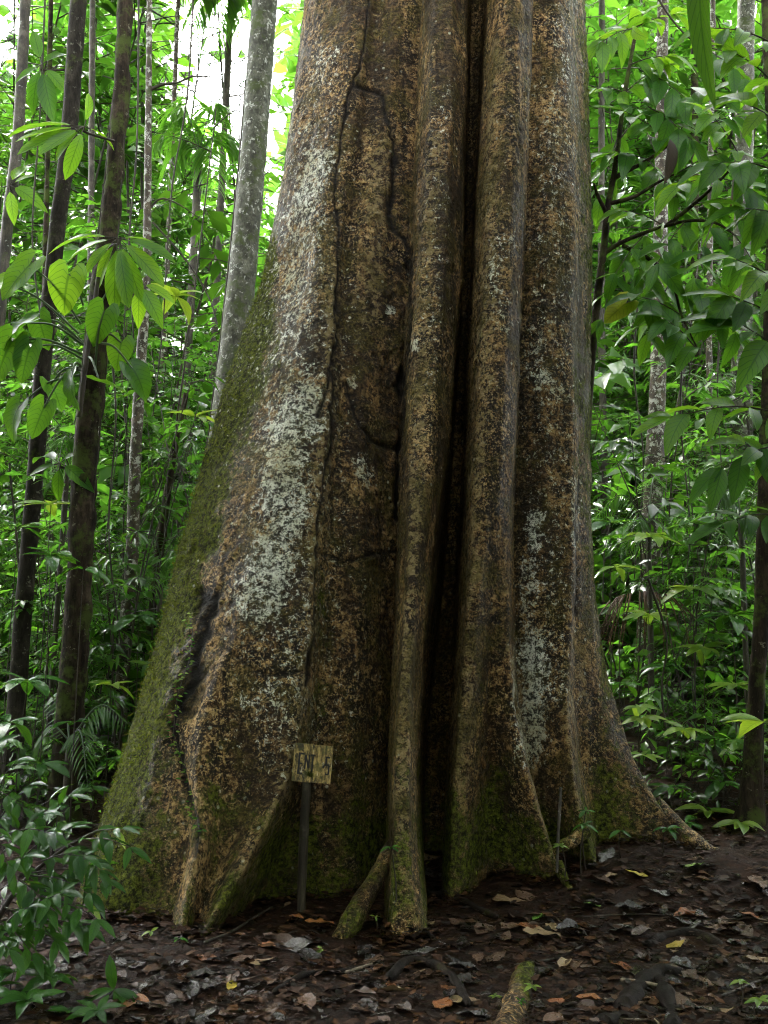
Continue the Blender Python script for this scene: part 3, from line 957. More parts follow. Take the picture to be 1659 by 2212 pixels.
def scatter_bushes():
    rng = RNG
    mats = [M_LEAF_A, M_LEAF_B, M_LEAF_C]
    # low plants at the foot of the slope
    for i in range(34):
        left = i % 2 == 0
        u = rng.uniform(-260, 215) if left else rng.uniform(1440, 1930)
        Y = rng.uniform(8.2, 10.0)
        if left and Y < 8.6 and u > 150:
            continue
        b = at_u(u, Y)
        bush('undergrowth_plant', b, rng.uniform(0.35, 0.9), rng.integers(2, 4), rng.uniform(0.5, 0.8), rng.uniform(0.10, 0.17), 6, 6, mats[rng.integers(0, 3)], [T_FAR, T_FAR2][rng.integers(0, 2)],
             'low leafy plant at the foot of the slope, ' + where(u), 'low plants on the slope', 'plant')
    # saplings and shrubs
    for i in range(96):
        left = i % 2 == 0
        u = rng.uniform(-260, 480) if left else rng.uniform(1300, 1900)
        Y = rng.uniform(9.6, 13.8)
        b = at_u(u, Y)
        h = rng.uniform(1.2, 4.4)
        m = rng.integers(0, 3)
        ad = ['mid-green', 'yellow-green', 'dark green'][m]
        bush('understory_shrub', b, h, rng.integers(1, 4), rng.uniform(0.9, 1.6), *[(rng.uniform(.085, .12), 22, 15), (rng.uniform(.14, .22), 17, 11), (rng.uniform(.15, .24), 17, 10), (rng.uniform(.28, .40), 11, 6)][rng.integers(0, 4)], mats[m], [T_FAR, T_FAR2, T_FAR3][rng.integers(0, 3)],
             ('low ' if h < 2 else 'man-high ' if h < 3.2 else 'high ') + ad + ' shrub ' + where(u), 'thicket shrubs', 'shrub')
    # small trees of the middle ground
    for i in range(84):
        left = i % 2 == 0
        u = rng.uniform(-280, 580) if left else rng.uniform(1270, 1940)
        if i % 11 == 10:
            u = rng.uniform(560, 1280)
        Y = rng.uniform(13.5, 19)
        b = at_u(u, Y)
        h = rng.uniform(4.0, 9.0)
        m = [0, 1, 2, 0, 2][rng.integers(0, 5)]
        ad = ['mid-green', 'yellow-green', 'dark green'][m]
        bush('understory_tree', b, h, rng.integers(1, 3), rng.uniform(2.0, 3.4), *[(rng.uniform(.13, .18), 46, 17), (rng.uniform(.2, .3), 40, 13), (rng.uniform(.36, .5), 26, 8)][rng.integers(0, 3)], mats[m], [T_FAR, T_FAR2, T_FAR3][rng.integers(0, 3)],
             ('low ' if h < 5.5 else 'slim ' if h < 7.3 else 'lanky ') + ad + ' tree of the middle distance ' + where(u), 'small trees of the middle distance', 'tree', low=0.10)
    # tall trees far behind
    for i in range(74):
        left = i % 2 == 0
        u = rng.uniform(-280, 600) if left else rng.uniform(1230, 1940)
        if i % 9 == 8:
            u = rng.uniform(560, 1280)
        Y = rng.uniform(19, 28)
        b = at_u(u, Y)
        h = rng.uniform(13.0, 20.0)
        m = [0, 1, 2, 0][rng.integers(0, 4)]
        ad = ['mid-green', 'yellow-green', 'dark green'][m]
        bush('tall_tree', b, h, 1, rng.uniform(4.0, 6.5), rng.uniform(0.36, 0.6), 62, 15, mats[m], [T_FAR, T_FAR2][rng.integers(0, 2)],
             ('nearer ' if Y < 22 else 'distant ' if Y < 25 else 'farthest ') + ad + ' tall tree ' + where(u), 'tall trees far behind', 'tree', low=0.1)


scatter_bushes()


def far_forest():
    """The wood on the rise far behind, where no single plant can be told apart."""
    rng = np.random.default_rng(31)
    n = 17000
    Y = rng.uniform(28, 42, n)
    X = rng.uniform(-.62, .72, n) * Y * 1.15
    Z = zg(X, Y) + 27 * rng.uniform(0, 1, n) ** .85
    P = np.stack([X, Y, Z], -1)
    P = P[~in_gap(P)]
    m = len(P)
    me = leaves_mesh('far_forest', T_FAR2, P, rng.normal(0, 1, (m, 3)) + [0, 0, -.5], rng.normal(0, .5, (m, 3)) + [0, -.2, 1], rng.uniform(.7, 1.3, m), rng.uniform(0, 1, m))
    tag(link('far_forest', me, M_LEAF_A), 'bright hazy forest on the rise far behind the giant tree', 'forest', kind='stuff')


far_forest()

M_STALK = leaf_mat('green_stalk', (0.030, 0.060, 0.015), (0.06, 0.10, 0.02), (0.1, 0.2, 0.02), 0.0, 0.4)
M_DEAD = litter_mat('dead_frond_brown', [(0.06, 0.028, 0.014), (0.12, 0.06, 0.03)])
M_DARKWOOD = trunk_bark('wet_black_wood', (0.004, 0.003, 0.002), (0.014, 0.009, 0.006), (0.030, 0.019, 0.012), None, .5, .2, .4, .75, .12)
M_PALEWOOD = trunk_bark('peeled_wood', (0.06, 0.045, 0.03), (0.20, 0.155, 0.10), (0.30, 0.25, 0.17), None, .5, 0, .3, .5)
M_POST = trunk_bark('post_weathered', (0.016, 0.012, 0.007), (0.058, 0.046, 0.028), (0.12, 0.105, 0.07), None, .5, .35, .15, .6)
M_LITTER = litter_mat('leaf_litter', [(0.006, 0.0035, 0.0025), (0.020, 0.009, 0.004), (0.040, 0.017, 0.007), (0.009, 0.005, 0.003), (0.060, 0.027, 0.010), (0.028, 0.012, 0.005), (0.012, 0.009, 0.007), (0.100, 0.050, 0.018), (0.008, 0.0045, 0.003), (0.022, 0.015, 0.011)], (.24, .8), False, .14)
M_LF_DARK = litter_mat('fallen_dark', [(0.006, 0.004, 0.004), (0.018, 0.012, 0.009)], (.14, .40), True, .38)
M_LF_BROWN = litter_mat('fallen_brown', [(0.030, 0.016, 0.009), (0.080, 0.042, 0.022)], (.25, .6))
M_LF_GREY = litter_mat('fallen_grey', [(0.050, 0.046, 0.044), (0.110, 0.100, 0.092)], (.16, .4), True, .5)
M_LF_TAN = litter_mat('fallen_tan', [(0.14, 0.090, 0.045), (0.24, 0.165, 0.085)], (.3, .6))
M_LF_ORANGE = litter_mat('fallen_orange', [(0.15, 0.050, 0.014), (0.22, 0.085, 0.022)], (.25, .55))
M_LF_YELLOW = litter_mat('fallen_yellow', [(0.22, 0.155, 0.02), (0.34, 0.26, 0.03)], (.3, .5))
M_LF_GREEN = litter_mat('fallen_green', [(0.07, 0.15, 0.02), (0.16, 0.25, 0.04)], (.25, .5))


def board_mat():
    k = NT('weathered_board')
    c = k.coords()
    cv = k.coords((1, 1, .35))
    col = k.mix(k.ramp(k.noise(cv, 40, 5, .7), .38, .62), (0.07, 0.052, 0.014), (0.48, 0.34, 0.11))
    col = k.mix(k.ramp(k.noise(cv, 22, 4, .7), .58, .66), col, (0.75, 0.68, 0.45))
    col = k.mix(k.math('MULTIPLY', k.ramp(k.noise(cv, 26, 5, .8), .51, .57), .9), col, (0.022, 0.020, 0.008))
    col = k.mix(k.math('MULTIPLY', k.ramp(k.noise(c, 14, 4), .50, .60), .65), col, (0.06, 0.07, 0.015))
    return k.finish(k.principled(col, .55, k.bump(k.noise(c, 80, 3), .4, .004), .4))


def paint_mat():
    k = NT('black_paint')
    c = k.coords()
    col = k.mix(k.ramp(k.noise(c, 90, 4), .55, .7), (0.006, 0.006, 0.005), (0.03, 0.025, 0.012))
    return k.finish(k.principled(col, .6))


M_BOARD = board_mat()
M_PAINT = paint_mat()
# ------------------------------------------------------------------ unseen foliage added round and above the view to shade it
def build_shading_foliage():
    """Unseen leaf masses behind, beside and above the viewer, added and shaped to block light."""
    rng = np.random.default_rng(11)
    P, L = [], []
    n = 9000
    a = rng.uniform(np.radians(38), np.radians(322), n)          # azimuth from +Y; the view itself stays free
    r = rng.uniform(6.5, 11, n)
    z = rng.uniform(0, 1, n) ** 0.8 * np.interp(np.abs(np.degrees(a) - 180), [0, 60, 90, 142], [8.5, 9.5, 12, 12])
    P.append(np.stack([np.sin(a) * r * 1.1, 2.0 + np.cos(a) * r, z], -1))
    L.append(rng.uniform(0.5, 1.0, n))
    m = 9000                                                     # added high leaf layer, its opening placed to light the upper trunk
    x, y = rng.uniform(-24, 24, m), rng.uniform(-16, 30, m)
    d = np.hypot(x * 0.8, (y - 2.5)) + 2.0 * vnoise(np.stack([x * .3, y * .3, x * 0], -1), 5)
    k = (y > 3.0) & (d > 1.0) & ~in_gap(np.stack([x, np.maximum(y, .5), 0 * x + 17], -1))
    k &= vnoise(np.stack([x * .35, y * .35, x * 0 + 4], -1), 66) > -0.35
    P.append(np.stack([x[k], y[k], rng.uniform(15.5, 19, k.sum()) + 0.15 * np.maximum(y[k], 0)], -1))
    L.append(rng.uniform(0.6, 1.2, k.sum()))
    m2 = 4600                                                    # added dense leaves screening trunk and floor from sun and zenith light
    x, y = rng.uniform(-9, 8, m2), rng.uniform(3.6, 18.5, m2)
    x = np.where(y > 12.5, rng.uniform(-10, 2.5, m2), x)
    P.append(np.stack([x, y, rng.uniform(16, 20, m2)], -1))
    L.append(rng.uniform(.6, 1.1, m2))
    m3 = 4200                                                    # added low leaf layer keeping front light off the lower trunk
    x, y, z = rng.uniform(-10, 11, m3), rng.uniform(-4, 5.4, m3), rng.uniform(5.6, 8.6, m3)
    k = (z - 1.6) > .95 * np.maximum(y, 0) + .4
    P.append(np.stack([x, y, z], -1)[k])
    L.append(rng.uniform(.5, .9, k.sum()))
    P, L = np.vstack(P), np.concatenate(L)
    D = rng.normal(0, 1, P.shape) + [0, 0, -.3]
    U = rng.normal(0, .6, P.shape) + [0, 0, 1]
    me = leaves_mesh('shading_foliage', T_FAR2, P, D, U, L, rng.uniform(0, 1, len(P)))
    tag(link('shading_foliage', me, M_LEAF_C), 'unseen leaf mass added behind and overhead to shade the scene', 'forest', kind='stuff')


build_shading_foliage()

# ------------------------------------------------------------------ roots that belong to the giant
def root_path(uvY, sink=0.0):
    return np.array([unp(u, v, Y) - [0, 0, sink] for u, v, Y in uvY])


def bark_part(name, parts, parent):
    v, f = merge(parts)
    me = mesh(name, v - np.array(parent.location), f)
    attr(me, 'lichen', np.full(len(v), -0.2))
    attr(me, 'moss', np.full(len(v), 0.5) + 0.4 * vnoise(v * 4, 3))
    attr(me, 'recess_dark', np.zeros(len(v)))
    attr(me, 'gold', np.full(len(v), -.5))
    return link(name, me, M_GIANT, parent)


p = root_path([(868, 1800, 6.62), (838, 1850, 6.52), (812, 1900, 6.42), (780, 1955, 6.32), (748, 2010, 6.22), (715, 2070, 6.12)])
bark_part('buttress_root', [tube(smooth_path(p, 40), np.linspace(0.045, 0.070, 40), 16, 0.018, 9, 2)], GIANT)
p = root_path([(1420, 1735, 7.80), (1470, 1795, 7.66), (1520, 1838, 7.52), (1575, 1862, 7.44), (1625, 1882, 7.40), (1690, 1905, 7.36)])
bark_part('buttress_root', [tube(smooth_path(p, 40), np.interp(np.linspace(0, 1, 40), [0, .3, .6, 1], [.05, .075, .055, .03]), 16, 0.014, 10, 4)], GIANT)
p = root_path([(1205, 1862, 6.98), (1222, 1905, 6.92), (1232, 1922, 6.86), (1222, 1945, 6.76), (1200, 1962, 6.66)])
bark_part('buttress_root', [tube(smooth_path(p, 30), np.linspace(0.035, 0.010, 30), 10, 0.006, 18, 5)], GIANT)
p = root_path([(1265, 1795, 7.18), (1235, 1818, 7.12), (1200, 1835, 7.10), (1185, 1870, 7.12)])
bark_part('buttress_root', [tube(smooth_path(p, 30), np.linspace(0.05, 0.03, 30), 12, 0.010, 14, 6)], GIANT)


def build_moss():
    """Tufts of moss standing off the stem's mossy edges."""
    rng = np.random.default_rng(4)
    w = np.clip(GMOSS - 0.5, 0, 1) ** 1.5 * (GP[:, 2] > 0.15) * (GP[:, 2] < 8) * GFRONT
    w = w * np.where(np.abs(GDL) < 70, 2.0, 0.8)
    idx = rng.choice(len(GP), 11000, p=w / w.sum())
    P = GP[idx] + rng.normal(0, 0.008, (len(idx), 3))
    D = rng.normal(0, 0.7, P.shape) + np.stack([np.where(GDL[idx] < 70, -0.7, 0), np.full(len(idx), -0.6), rng.uniform(-1, .4, len(idx))], -1)
    L = rng.uniform(0.010, 0.026, len(idx)) * np.where(rng.uniform(0, 1, len(idx)) < .06, 2.0, 1)
    me = leaves_mesh('moss', leaf_template('lance', 2, 0.30, .3, .3), P, D, rng.normal(0, 1, P.shape), L, rng.uniform(0, 1, len(P)))
    o = link('moss', me, M_MOSS, GIANT)
    o['kind'] = 'stuff'


M_MOSS = leaf_mat('moss_tufts', (0.018, 0.026, 0.005), (0.125, 0.155, 0.016), (0.14, 0.18, 0.015), 0.25, 0.8, spec=0.15)
build_moss()

# ------------------------------------------------------------------ plants built leaf by leaf
LD = {}


def leafset(key, mat, shape, width, n=6, fold=.3, droop=.25, wave=0.0, cols=3):
    LD[key] = [leaf_datum('leaf', leaf_template(shape, n, width * s, fold, droop * d, wave, cols), mat) for s, d in ((1, 1), (.88, .5), (1.1, 1.6))]


leafset('shrub', M_NEAR, 'lance', .36, 6, .35, .30, .03)
leafset('seed', M_NEAR_Y, 'lance', .40, 6, .30, .30)
leafset('dark', M_NEAR, 'oblong', .34, 7, .30, .35)
leafset('big', M_BIG, 'oblong', .30, 8, .35, .25, .02)
leafset('spray', M_BIG, 'lance', .38, 7, .30, .30, .02)
leafset('sprayd', M_BIG_D, 'lance', .38, 7, .30, .35, .02)
leafset('heart', M_BIG, 'heart', .95, 8, .18, .25, .03, 7)
leafset('heartd', M_BIG_D, 'heart', .90, 8, .25, .35, .04, 7)
rl = random.Random(5)


def pick(key):
    return rl.choice(LD[key])


def spray(t, key, p0, p1, n, leaf_len, sag=0.1, twig_r=0.004, up=(0, -0.3, 1), spread=0.9, tip=True):
    """A twig with leaves in two ranks, each leaf an object of its own."""
    p0, p1 = np.array(p0, float), np.array(p1, float)
    ln = np.linalg.norm(p1 - p0)
    path = smooth_path([p0, (p0 + p1) / 2 + [0, 0, sag * ln], p1], 9)
    add_part('twig', t, [tube(path, np.linspace(twig_r * 1.6, twig_r * .6, 9), 5)], M_STEM)
    d = (p1 - p0) / ln
    side = np.cross(d, up)
    side /= np.linalg.norm(side) + 1e-9
    for i in range(n):
        q = 0.18 + 0.78 * i / max(1, n - 1)
        o = path[min(8, int(q * 8 + .5))]
        s = 1 if i % 2 else -1
        ld = d * rl.uniform(.35, .8) + side * s * spread * rl.uniform(.7, 1.2) + np.array([rl.gauss(0, .15), rl.gauss(0, .2), -.25 + rl.gauss(0, .2)])
        put_leaf(pick(key), t, o, ld, np.array(up) + [rl.gauss(0, .3), rl.gauss(0, .3), 0], leaf_len * rl.uniform(.7, 1.15))
    if tip:
        put_leaf(pick(key), t, path[-1], d + np.array([0, 0, -.35]), up, leaf_len * rl.uniform(.85, 1.1))


def seedling(u, v, Y, key, leaf_len, n, label, stem=None, cat='seedling', name='seedling', up_tilt=.15, group=None, base_u=None):
    """A slim stem with a whorl of leaves on top at (u, v)."""
    top = unp(u, v, Y)
    bx = unp(base_u if base_u is not None else u + rl.uniform(-8, 8), v, Y)[0]
    b = np.array([bx, Y + .02, float(zg(bx, Y))])
    if top[2] < b[2] + .04:
        top[2] = b[2] + .05
    t = thing(name, b, label, cat, group)
    add_part('stem', t, [tube(smooth_path([b - [0, 0, .05], (b + top) / 2 + [rl.uniform(-.03, .03), 0, 0], top], 9), np.linspace(.006, .003, 9), 5)], M_STEM)
    a0 = rl.uniform(0, 6.28)
    for i in range(n):
        a = a0 + i * 6.28 / n + rl.uniform(-.25, .25)
        put_leaf(pick(key), t, top, (math.cos(a), math.sin(a) - .2, up_tilt + rl.uniform(-.3, .3)), (rl.gauss(0, .2), -.3, 1), leaf_len * rl.uniform(.75, 1.15))
    return t


# glossy shrub in the lower left foreground
b = at_u(-20, 5.35)
b[2] = float(zg(b[0], 5.35))
t = thing('glossy_shrub', b, 'glossy dark green wet shrub in the foreground before the mossy buttress', 'shrub')
main = [b, unp(10, 1960, 5.35), unp(66, 1891, 5.35), unp(157, 1822, 5.30), unp(240, 1782, 5.25)]
add_part('branch', t, [tube(smooth_path(main, 20), np.linspace(.018, .006, 20), 7, .003, 30)], M_STEM)
for (u0, v0, u1, v1, Y, n) in [
    (157, 1822, 262, 1790, 5.2, 7), (150, 1826, 215, 1880, 5.2, 7), (66, 1891, 190, 1930, 5.15, 8), (70, 1885, 230, 1900, 5.25, 8), (60, 1890, 40, 1790, 5.3, 8), (110, 1855, 130, 1740, 5.35, 8),
    (30, 1930, 150, 1990, 5.1, 8), (10, 1960, 120, 2030, 5.05, 8), (0, 1960, -30, 1840, 5.3, 8), (0, 1850, 90, 1760, 5.2, 8), (-20, 1800, 60, 1700, 5.4, 8), (-30, 1740, 30, 1650, 5.5, 7),
    (-30, 1900, 60, 1850, 5.0, 8), (0, 2010, 60, 1960, 4.95, 7), (40, 1900, 100, 1960, 5.0, 8), (90, 1860, 180, 1850, 5.1, 7), (-40, 1700, 50, 1745, 5.3, 7), (-10, 1985, 70, 2060, 5.0, 7),
    (170, 1815, 280, 1830, 5.15, 6), (-60, 1640, 10, 1600, 5.6, 6), (20, 1800, 110, 1800, 5.05, 8), (-30, 1760, 20, 1880, 4.95, 8), (110, 1950, 210, 1985, 5.05, 6), (-60, 1990, 20, 2050, 4.9, 7), (60, 1980, 130, 1930, 4.95, 7)]:
    spray(t, 'shrub', unp(u0, v0, Y), unp(u1, v1, Y - .1), n, .135, .08, .003)
for u0, v0, u1, v1, Y, n in [(-40, 1830, 70, 1800, 5.5, 8), (30, 1870, 150, 1790, 5.45, 8), (-20, 1930, 110, 1900, 5.4, 8), (40, 2000, 180, 2000, 5.3, 8), (-40, 2040, 90, 2010, 5.2, 8), (60, 1760, 150, 1720, 5.5, 7), (90, 1930, 200, 1870, 5.35, 8)]:
    spray(t, 'shrub', unp(u0, v0, Y), unp(u1, v1, Y - .1), n, .14, .08, .003)
for u, v in [(245, 1795), (35, 2165 - 220), (190, 1955)]:
    put_leaf(pick('seed'), t, unp(u, v, 5.15), (.8, -.2, -.5), (0, -.4, 1), .10)

# low plants along the lower left edge
for i, (u, v, Y, n, ln, lab) in enumerate([
    (30, 2100, 4.95, 6, .16, 'low glossy plant at the lower left corner, uppermost of the row'), (110, 2110, 4.98, 6, .15, 'low glossy plant beside the four-leaved seedling'),
    (60, 2160, 4.75, 7, .15, 'low broad-leaved plant nearest the lower left corner'), (150, 2185, 4.72, 6, .13, 'low broad-leaved plant at the bottom edge under the seedling'),
    (-20, 2140, 4.85, 6, .17, 'low glossy plant cut off by the left edge'), (210, 2195, 4.72, 6, .12, 'small dark plant at the bottom edge on the litter'), (-10, 2050, 5.05, 7, .16, 'low glossy plant under the foreground shrub')]):
    seedling(u, v, Y, 'shrub', ln, n, lab, name='low_plant', cat='plant', up_tilt=.25)
bx = at_u(252, 4.95)
t = thing('four_leaved_seedling', (bx[0], 4.95, float(zg(bx[0], 4.95))), 'seedling with four broad bright leaves on the litter, lower left', 'seedling')
c = unp(246, 2138, 4.95)
add_part('stem', t, [tube(smooth_path([np.array(t.location) - [0, 0, .04], c], 6), .004, 5)], M_STEM)
for tip, up_, L_ in [((235, 2078), (.1, -1, .3), .15), ((300, 2150), (0, -.6, 1), .14), ((165, 2150), (0, -.6, 1), .17), ((265, 2200), (0, -.8, .6), .13), ((310, 2185), (0, -.5, 1), .15)]:
    put_leaf(pick('dark'), t, c, unp(*tip, 4.9) - c, up_, L_)

# big-leaved climber on the brown trunk
b = at_u(150, 8.7)
t = thing('climbing_plant', (b[0], 8.5, float(b[2])), 'climbing plant with huge heart-shaped veined leaves on the brown trunk', 'climber')
for (ju, jv, tu, tv, su, sv, Y, up_, key, size) in [
    (64, 572, -15, 655, 175, 700, 8.25, (-.3, -1, .25), 'heart', 150), (149, 592, 122, 690, 180, 660, 8.3, (.2, -1, .1), 'heart', 130), (60, 697, -30, 730, 180, 745, 8.2, (0, -.6, .8), 'heartd', 120),
    (25, 738, -40, 850, 178, 765, 8.2, (-.2, -1, .3), 'heartd', 140), (64, 752, 30, 860, 178, 775, 8.15, (.1, -1, .35), 'heartd', 120), (95, 880, 60, 960, 175, 790, 8.3, (.3, -1, .2), 'heartd', 110),
    (155, 815, 130, 905, 175, 790, 8.25, (-.5, -.9, .2), 'heartd', 100), (215, 825, 290, 842, 190, 770, 8.2, (0, -.12, 1), 'heartd', 110), (286, 796, 345, 870, 215, 740, 8.4, (.3, -1, .3), 'heartd', 105),
    (225, 672, 195, 745, 205, 800, 8.3, (.3, -.8, .6), 'heartd', 110), (262, 740, 245, 815, 215, 740, 8.45, (.1, -1, 0), 'heart', 90), (85, 690, 110, 790, 178, 740, 8.35, (0, -1, .4), 'heartd', 110),
    (10, 610, -60, 640, 170, 720, 8.4, (0, -1, .4), 'heart', 120), (110, 830, 165, 920, 175, 800, 8.45, (.3, -1, .1), 'heartd', 95), (40, 880, -10, 960, 172, 810, 8.5, (-.3, -1, .2), 'heartd', 105),
    (255, 620, 300, 690, 205, 690, 8.5, (.2, -1, .2), 'heart', 85)]:
    j = unp(ju, jv, Y)
    s = unp(su, sv, 8.45)
    put_leaf(pick(key), t, j, unp(tu, tv, Y - .05) - j, np.array(up_) + [rl.gauss(0, .35), 0, rl.gauss(.25, .3)], .68 * size * Y / F_PX)
    add_part('petiole', t, [tube(smooth_path([s, (s + j) / 2 + [0, -.05, .06], j], 10), np.linspace(.012, .008, 10), 6)], M_STALK)
add_part('stem', t, [tube(smooth_path([unp(172, 900, 8.44), unp(186, 780, 8.42), unp(200, 690, 8.44), unp(212, 600, 8.46)], 20), .022, 8, .006, 20)], M_STEM)

# two rosettes of long oblong leaves among the left-hand trunks
def rosette(name, cu, cv, Y, tips, label, key='big', host=None):
    c = unp(cu, cv, Y)
    t = thing(name, c, label, 'plant')
    if host:
        add_part('stem', t, [tube(smooth_path([unp(*host, Y + .15), c + [0, .05, -.03], c], 8), .012, 6)], M_STEM)
    for tu, tv, dy, up_ in tips:
        d = unp(tu, tv, Y + dy) - c
        o = put_leaf(pick(key), t, c + d * .18, d, up_, np.linalg.norm(d) * .86)
        add_part('petiole', t, [tube([c, c + d * .2], .005, 5)], M_STEM)


rosette('oblong_leaved_epiphyte', 182, 273, 8.35, [(35, 290, -.1, (0, -.7, .8)), (38, 318, -.15, (0, -.9, .5)), (85, 322, -.2, (.1, -1, .3)), (148, 364, -.1, (.5, -1, .2)), (200, 200, .0, (1, -.8, .2)), (110, 335, .1, (0, -1, .3)), (250, 300, .2, (0, -.6, 1)), (20, 258, .1, (0, -.6, .9))],
        'rosette of long oblong light green leaves high on the brown trunk', host=(248, 305))
rosette('oblong_leaved_epiphyte', 255, 514, 8.35, [(108, 500, -.05, (0, -.6, .9)), (372, 540, -.1, (0, -.8, .7)), (350, 595, -.1, (.2, -1, .4)), (180, 575, -.1, (-.2, -1, .3)), (275, 650, -.1, (.2, -1, 0)), (305, 640, .0, (.4, -1, 0)), (140, 540, .1, (0, -.8, .8)), (200, 610, .1, (-.4, -1, .1)), (330, 510, .2, (0, -.5, 1)), (240, 660, .0, (0, -1, .1))],
        'rosette of drooping oblong leaves half way down the brown trunk', host=(235, 530))
rosette('oblong_leaved_epiphyte', 90, 140, 9.6, [(150, 200, 0, (0, -1, .4)), (60, 230, 0, (0, -1, .3)), (110, 250, -.1, (0, -1, .2)), (30, 170, 0, (0, -1, .4)), (140, 100, .1, (0, -1, .5)), (70, 60, 0, (0, -1, .5))],
        'dark leaf cluster in the upper left beside the grey trunk', 'sprayd', host=(158, 150))

rosette('oblong_leaved_epiphyte', 300, 610, 9.4, [(380, 640, 0, (0, -.8, .7)), (350, 690, -.1, (.2, -1, .4)), (250, 640, 0, (0, -1, .4)), (300, 700, 0, (.3, -1, .1)), (340, 560, .2, (0, -.7, 1)), (260, 570, .2, (0, -.7, 1))],
        'rosette of pointed leaves beside the spotted trunk', 'spray', host=(303, 640))
rosette('oblong_leaved_epiphyte', 20, 400, 10.2, [(80, 370, 0, (0, -.8, .7)), (90, 430, -.1, (0, -1, .4)), (-50, 430, 0, (0, -1, .4)), (30, 480, 0, (.3, -1, .1)), (60, 340, .2, (0, -.7, 1))],
        'leaf rosette at the left edge below the mottled trunk', 'spray', host=(26, 412))
rosette('oblong_leaved_epiphyte', 130, 1000, 8.6, [(60, 1020, 0, (0, -.8, .7)), (190, 1040, -.1, (0, -1, .4)), (120, 1080, 0, (0, -1, .3)), (70, 960, .2, (0, -.7, 1)), (180, 960, .1, (0, -.7, 1))],
        'rosette of leaves between the grey and brown trunks, below the climber', 'sprayd', host=(178, 1012))

# branching sapling beside the giant
b = at_u(1262, 9.2)
t = thing('branching_sapling', b, 'crooked branching sapling with large leaves at the right flank of the giant', 'sapling')
Y = 9.1
stem = [b - [0, 0, .1], unp(1262, 1100, 9.2), unp(1272, 850, Y), unp(1290, 650, Y), unp(1304, 540, Y), unp(1314, 440, Y), unp(1326, 380, Y), unp(1336, 310, Y), unp(1350, 200, Y), unp(1375, 60, Y)]
add_part('stem', t, [tube(smooth_path(stem, 60), np.linspace(.05, .018, 60), 9, .006, 12)], M_BROWN)
BR = [[(1304, 548), (1340, 525), (1400, 500), (1480, 478), (1540, 480), (1580, 502), (1615, 535)], [(1440, 487), (1500, 440), (1560, 385), (1605, 335)], [(1345, 530), (1400, 558), (1450, 605), (1472, 680), (1510, 760)],
      [(1326, 385), (1400, 345), (1450, 310), (1500, 285)], [(1310, 460), (1290, 420), (1283, 395)], [(1316, 440), (1370, 425), (1420, 395), (1470, 370)]]
for line in BR:
    pp = np.array([unp(u, v, Y - .25 * i / len(line)) for i, (u, v) in enumerate(line)])
    add_part('branch', t, [tube(smooth_path(pp, 26), np.linspace(.024, .008, 26), 7, .004, 16)], M_BROWN)
for (u0, v0, u1, v1, n, key, px, dy) in [
    (1440, 490, 1345, 455, 7, 'spray', 70, 0), (1400, 500, 1330, 590, 6, 'sprayd', 75, 0), (1480, 478, 1420, 570, 7, 'sprayd', 80, -.1), (1540, 480, 1500, 600, 7, 'sprayd', 85, -.2), (1560, 385, 1470, 400, 7, 'spray', 85, -.2),
    (1600, 340, 1540, 250, 7, 'spray', 85, -.3), (1450, 310, 1350, 240, 7, 'sprayd', 95, -.1), (1400, 345, 1310, 330, 6, 'sprayd', 85, 0), (1470, 680, 1380, 640, 7, 'sprayd', 95, -.1), (1510, 760, 1440, 690, 7, 'sprayd', 95, -.2),
    (1450, 605, 1540, 640, 7, 'sprayd', 90, -.2), (1580, 500, 1640, 590, 6, 'sprayd', 90, -.3), (1350, 200, 1290, 190, 6, 'spray', 80, 0), (1375, 60, 1300, 90, 7, 'spray', 80, 0), (1360, 140, 1440, 120, 7, 'spray', 85, -.1),
    (1470, 370, 1560, 330, 7, 'sprayd', 90, -.1), (1500, 285, 1590, 250, 7, 'sprayd', 95, -.1), (1340, 300, 1400, 230, 7, 'sprayd', 90, .1), (1370, 60, 1460, 30, 7, 'spray', 80, .1), (1340, 280, 1300, 420, 7, 'sprayd', 85, .2), (1400, 345, 1480, 460, 8, 'sprayd', 95, .15), (1450, 310, 1540, 200, 8, 'sprayd', 100, .2), (1380, 150, 1480, 210, 8, 'sprayd', 100, -.1), (1400, 230, 1490, 300, 8, 'sprayd', 100, -.2), (1500, 440, 1590, 440, 8, 'sprayd', 95, 0), (1400, 500, 1380, 590, 7, 'sprayd', 90, .1), (1480, 640, 1590, 720, 8, 'sprayd', 95, 0), (1340, 525, 1420, 620, 7, 'sprayd', 90, .2), (1560, 385, 1640, 420, 7, 'sprayd', 95, 0), (1350, 200, 1420, 150, 7, 'sprayd', 90, .1), (1450, 605, 1400, 720, 7, 'sprayd', 90, .1), (1510, 100, 1610, 170, 8, 'sprayd', 95, .1), (1300, 130, 1390, 30, 7, 'spray', 80, .3), (1330, 590, 1300, 690, 4, 'sprayd', 60, 0)]:
    spray(t, key, unp(u0, v0, Y + dy), unp(u1, v1, Y + dy - .15), n, px * Y / F_PX, .06, .005, (0, -.6, .8))
j = unp(1352, 655, Y - .2)
o = put_leaf(LD['heart'][0], t, j, unp(1300, 695, Y - .2) - j, (-.2, -1, .2), 62 * Y / F_PX)
o.data = o.data.copy()
o.data.materials[0] = leaf_mat('leaf_yellowing', (0.20, 0.26, 0.02), (0.28, 0.28, 0.02), (0.45, 0.5, 0.03), .45, .35, True, .3)
o['label'] = 'yellowing heart-shaped leaf'
wl = leaf_mat('leaf_withered', (0.05, 0.035, 0.028), (0.08, 0.06, 0.05), (0.10, 0.06, 0.04), .2, .6, True, .5)
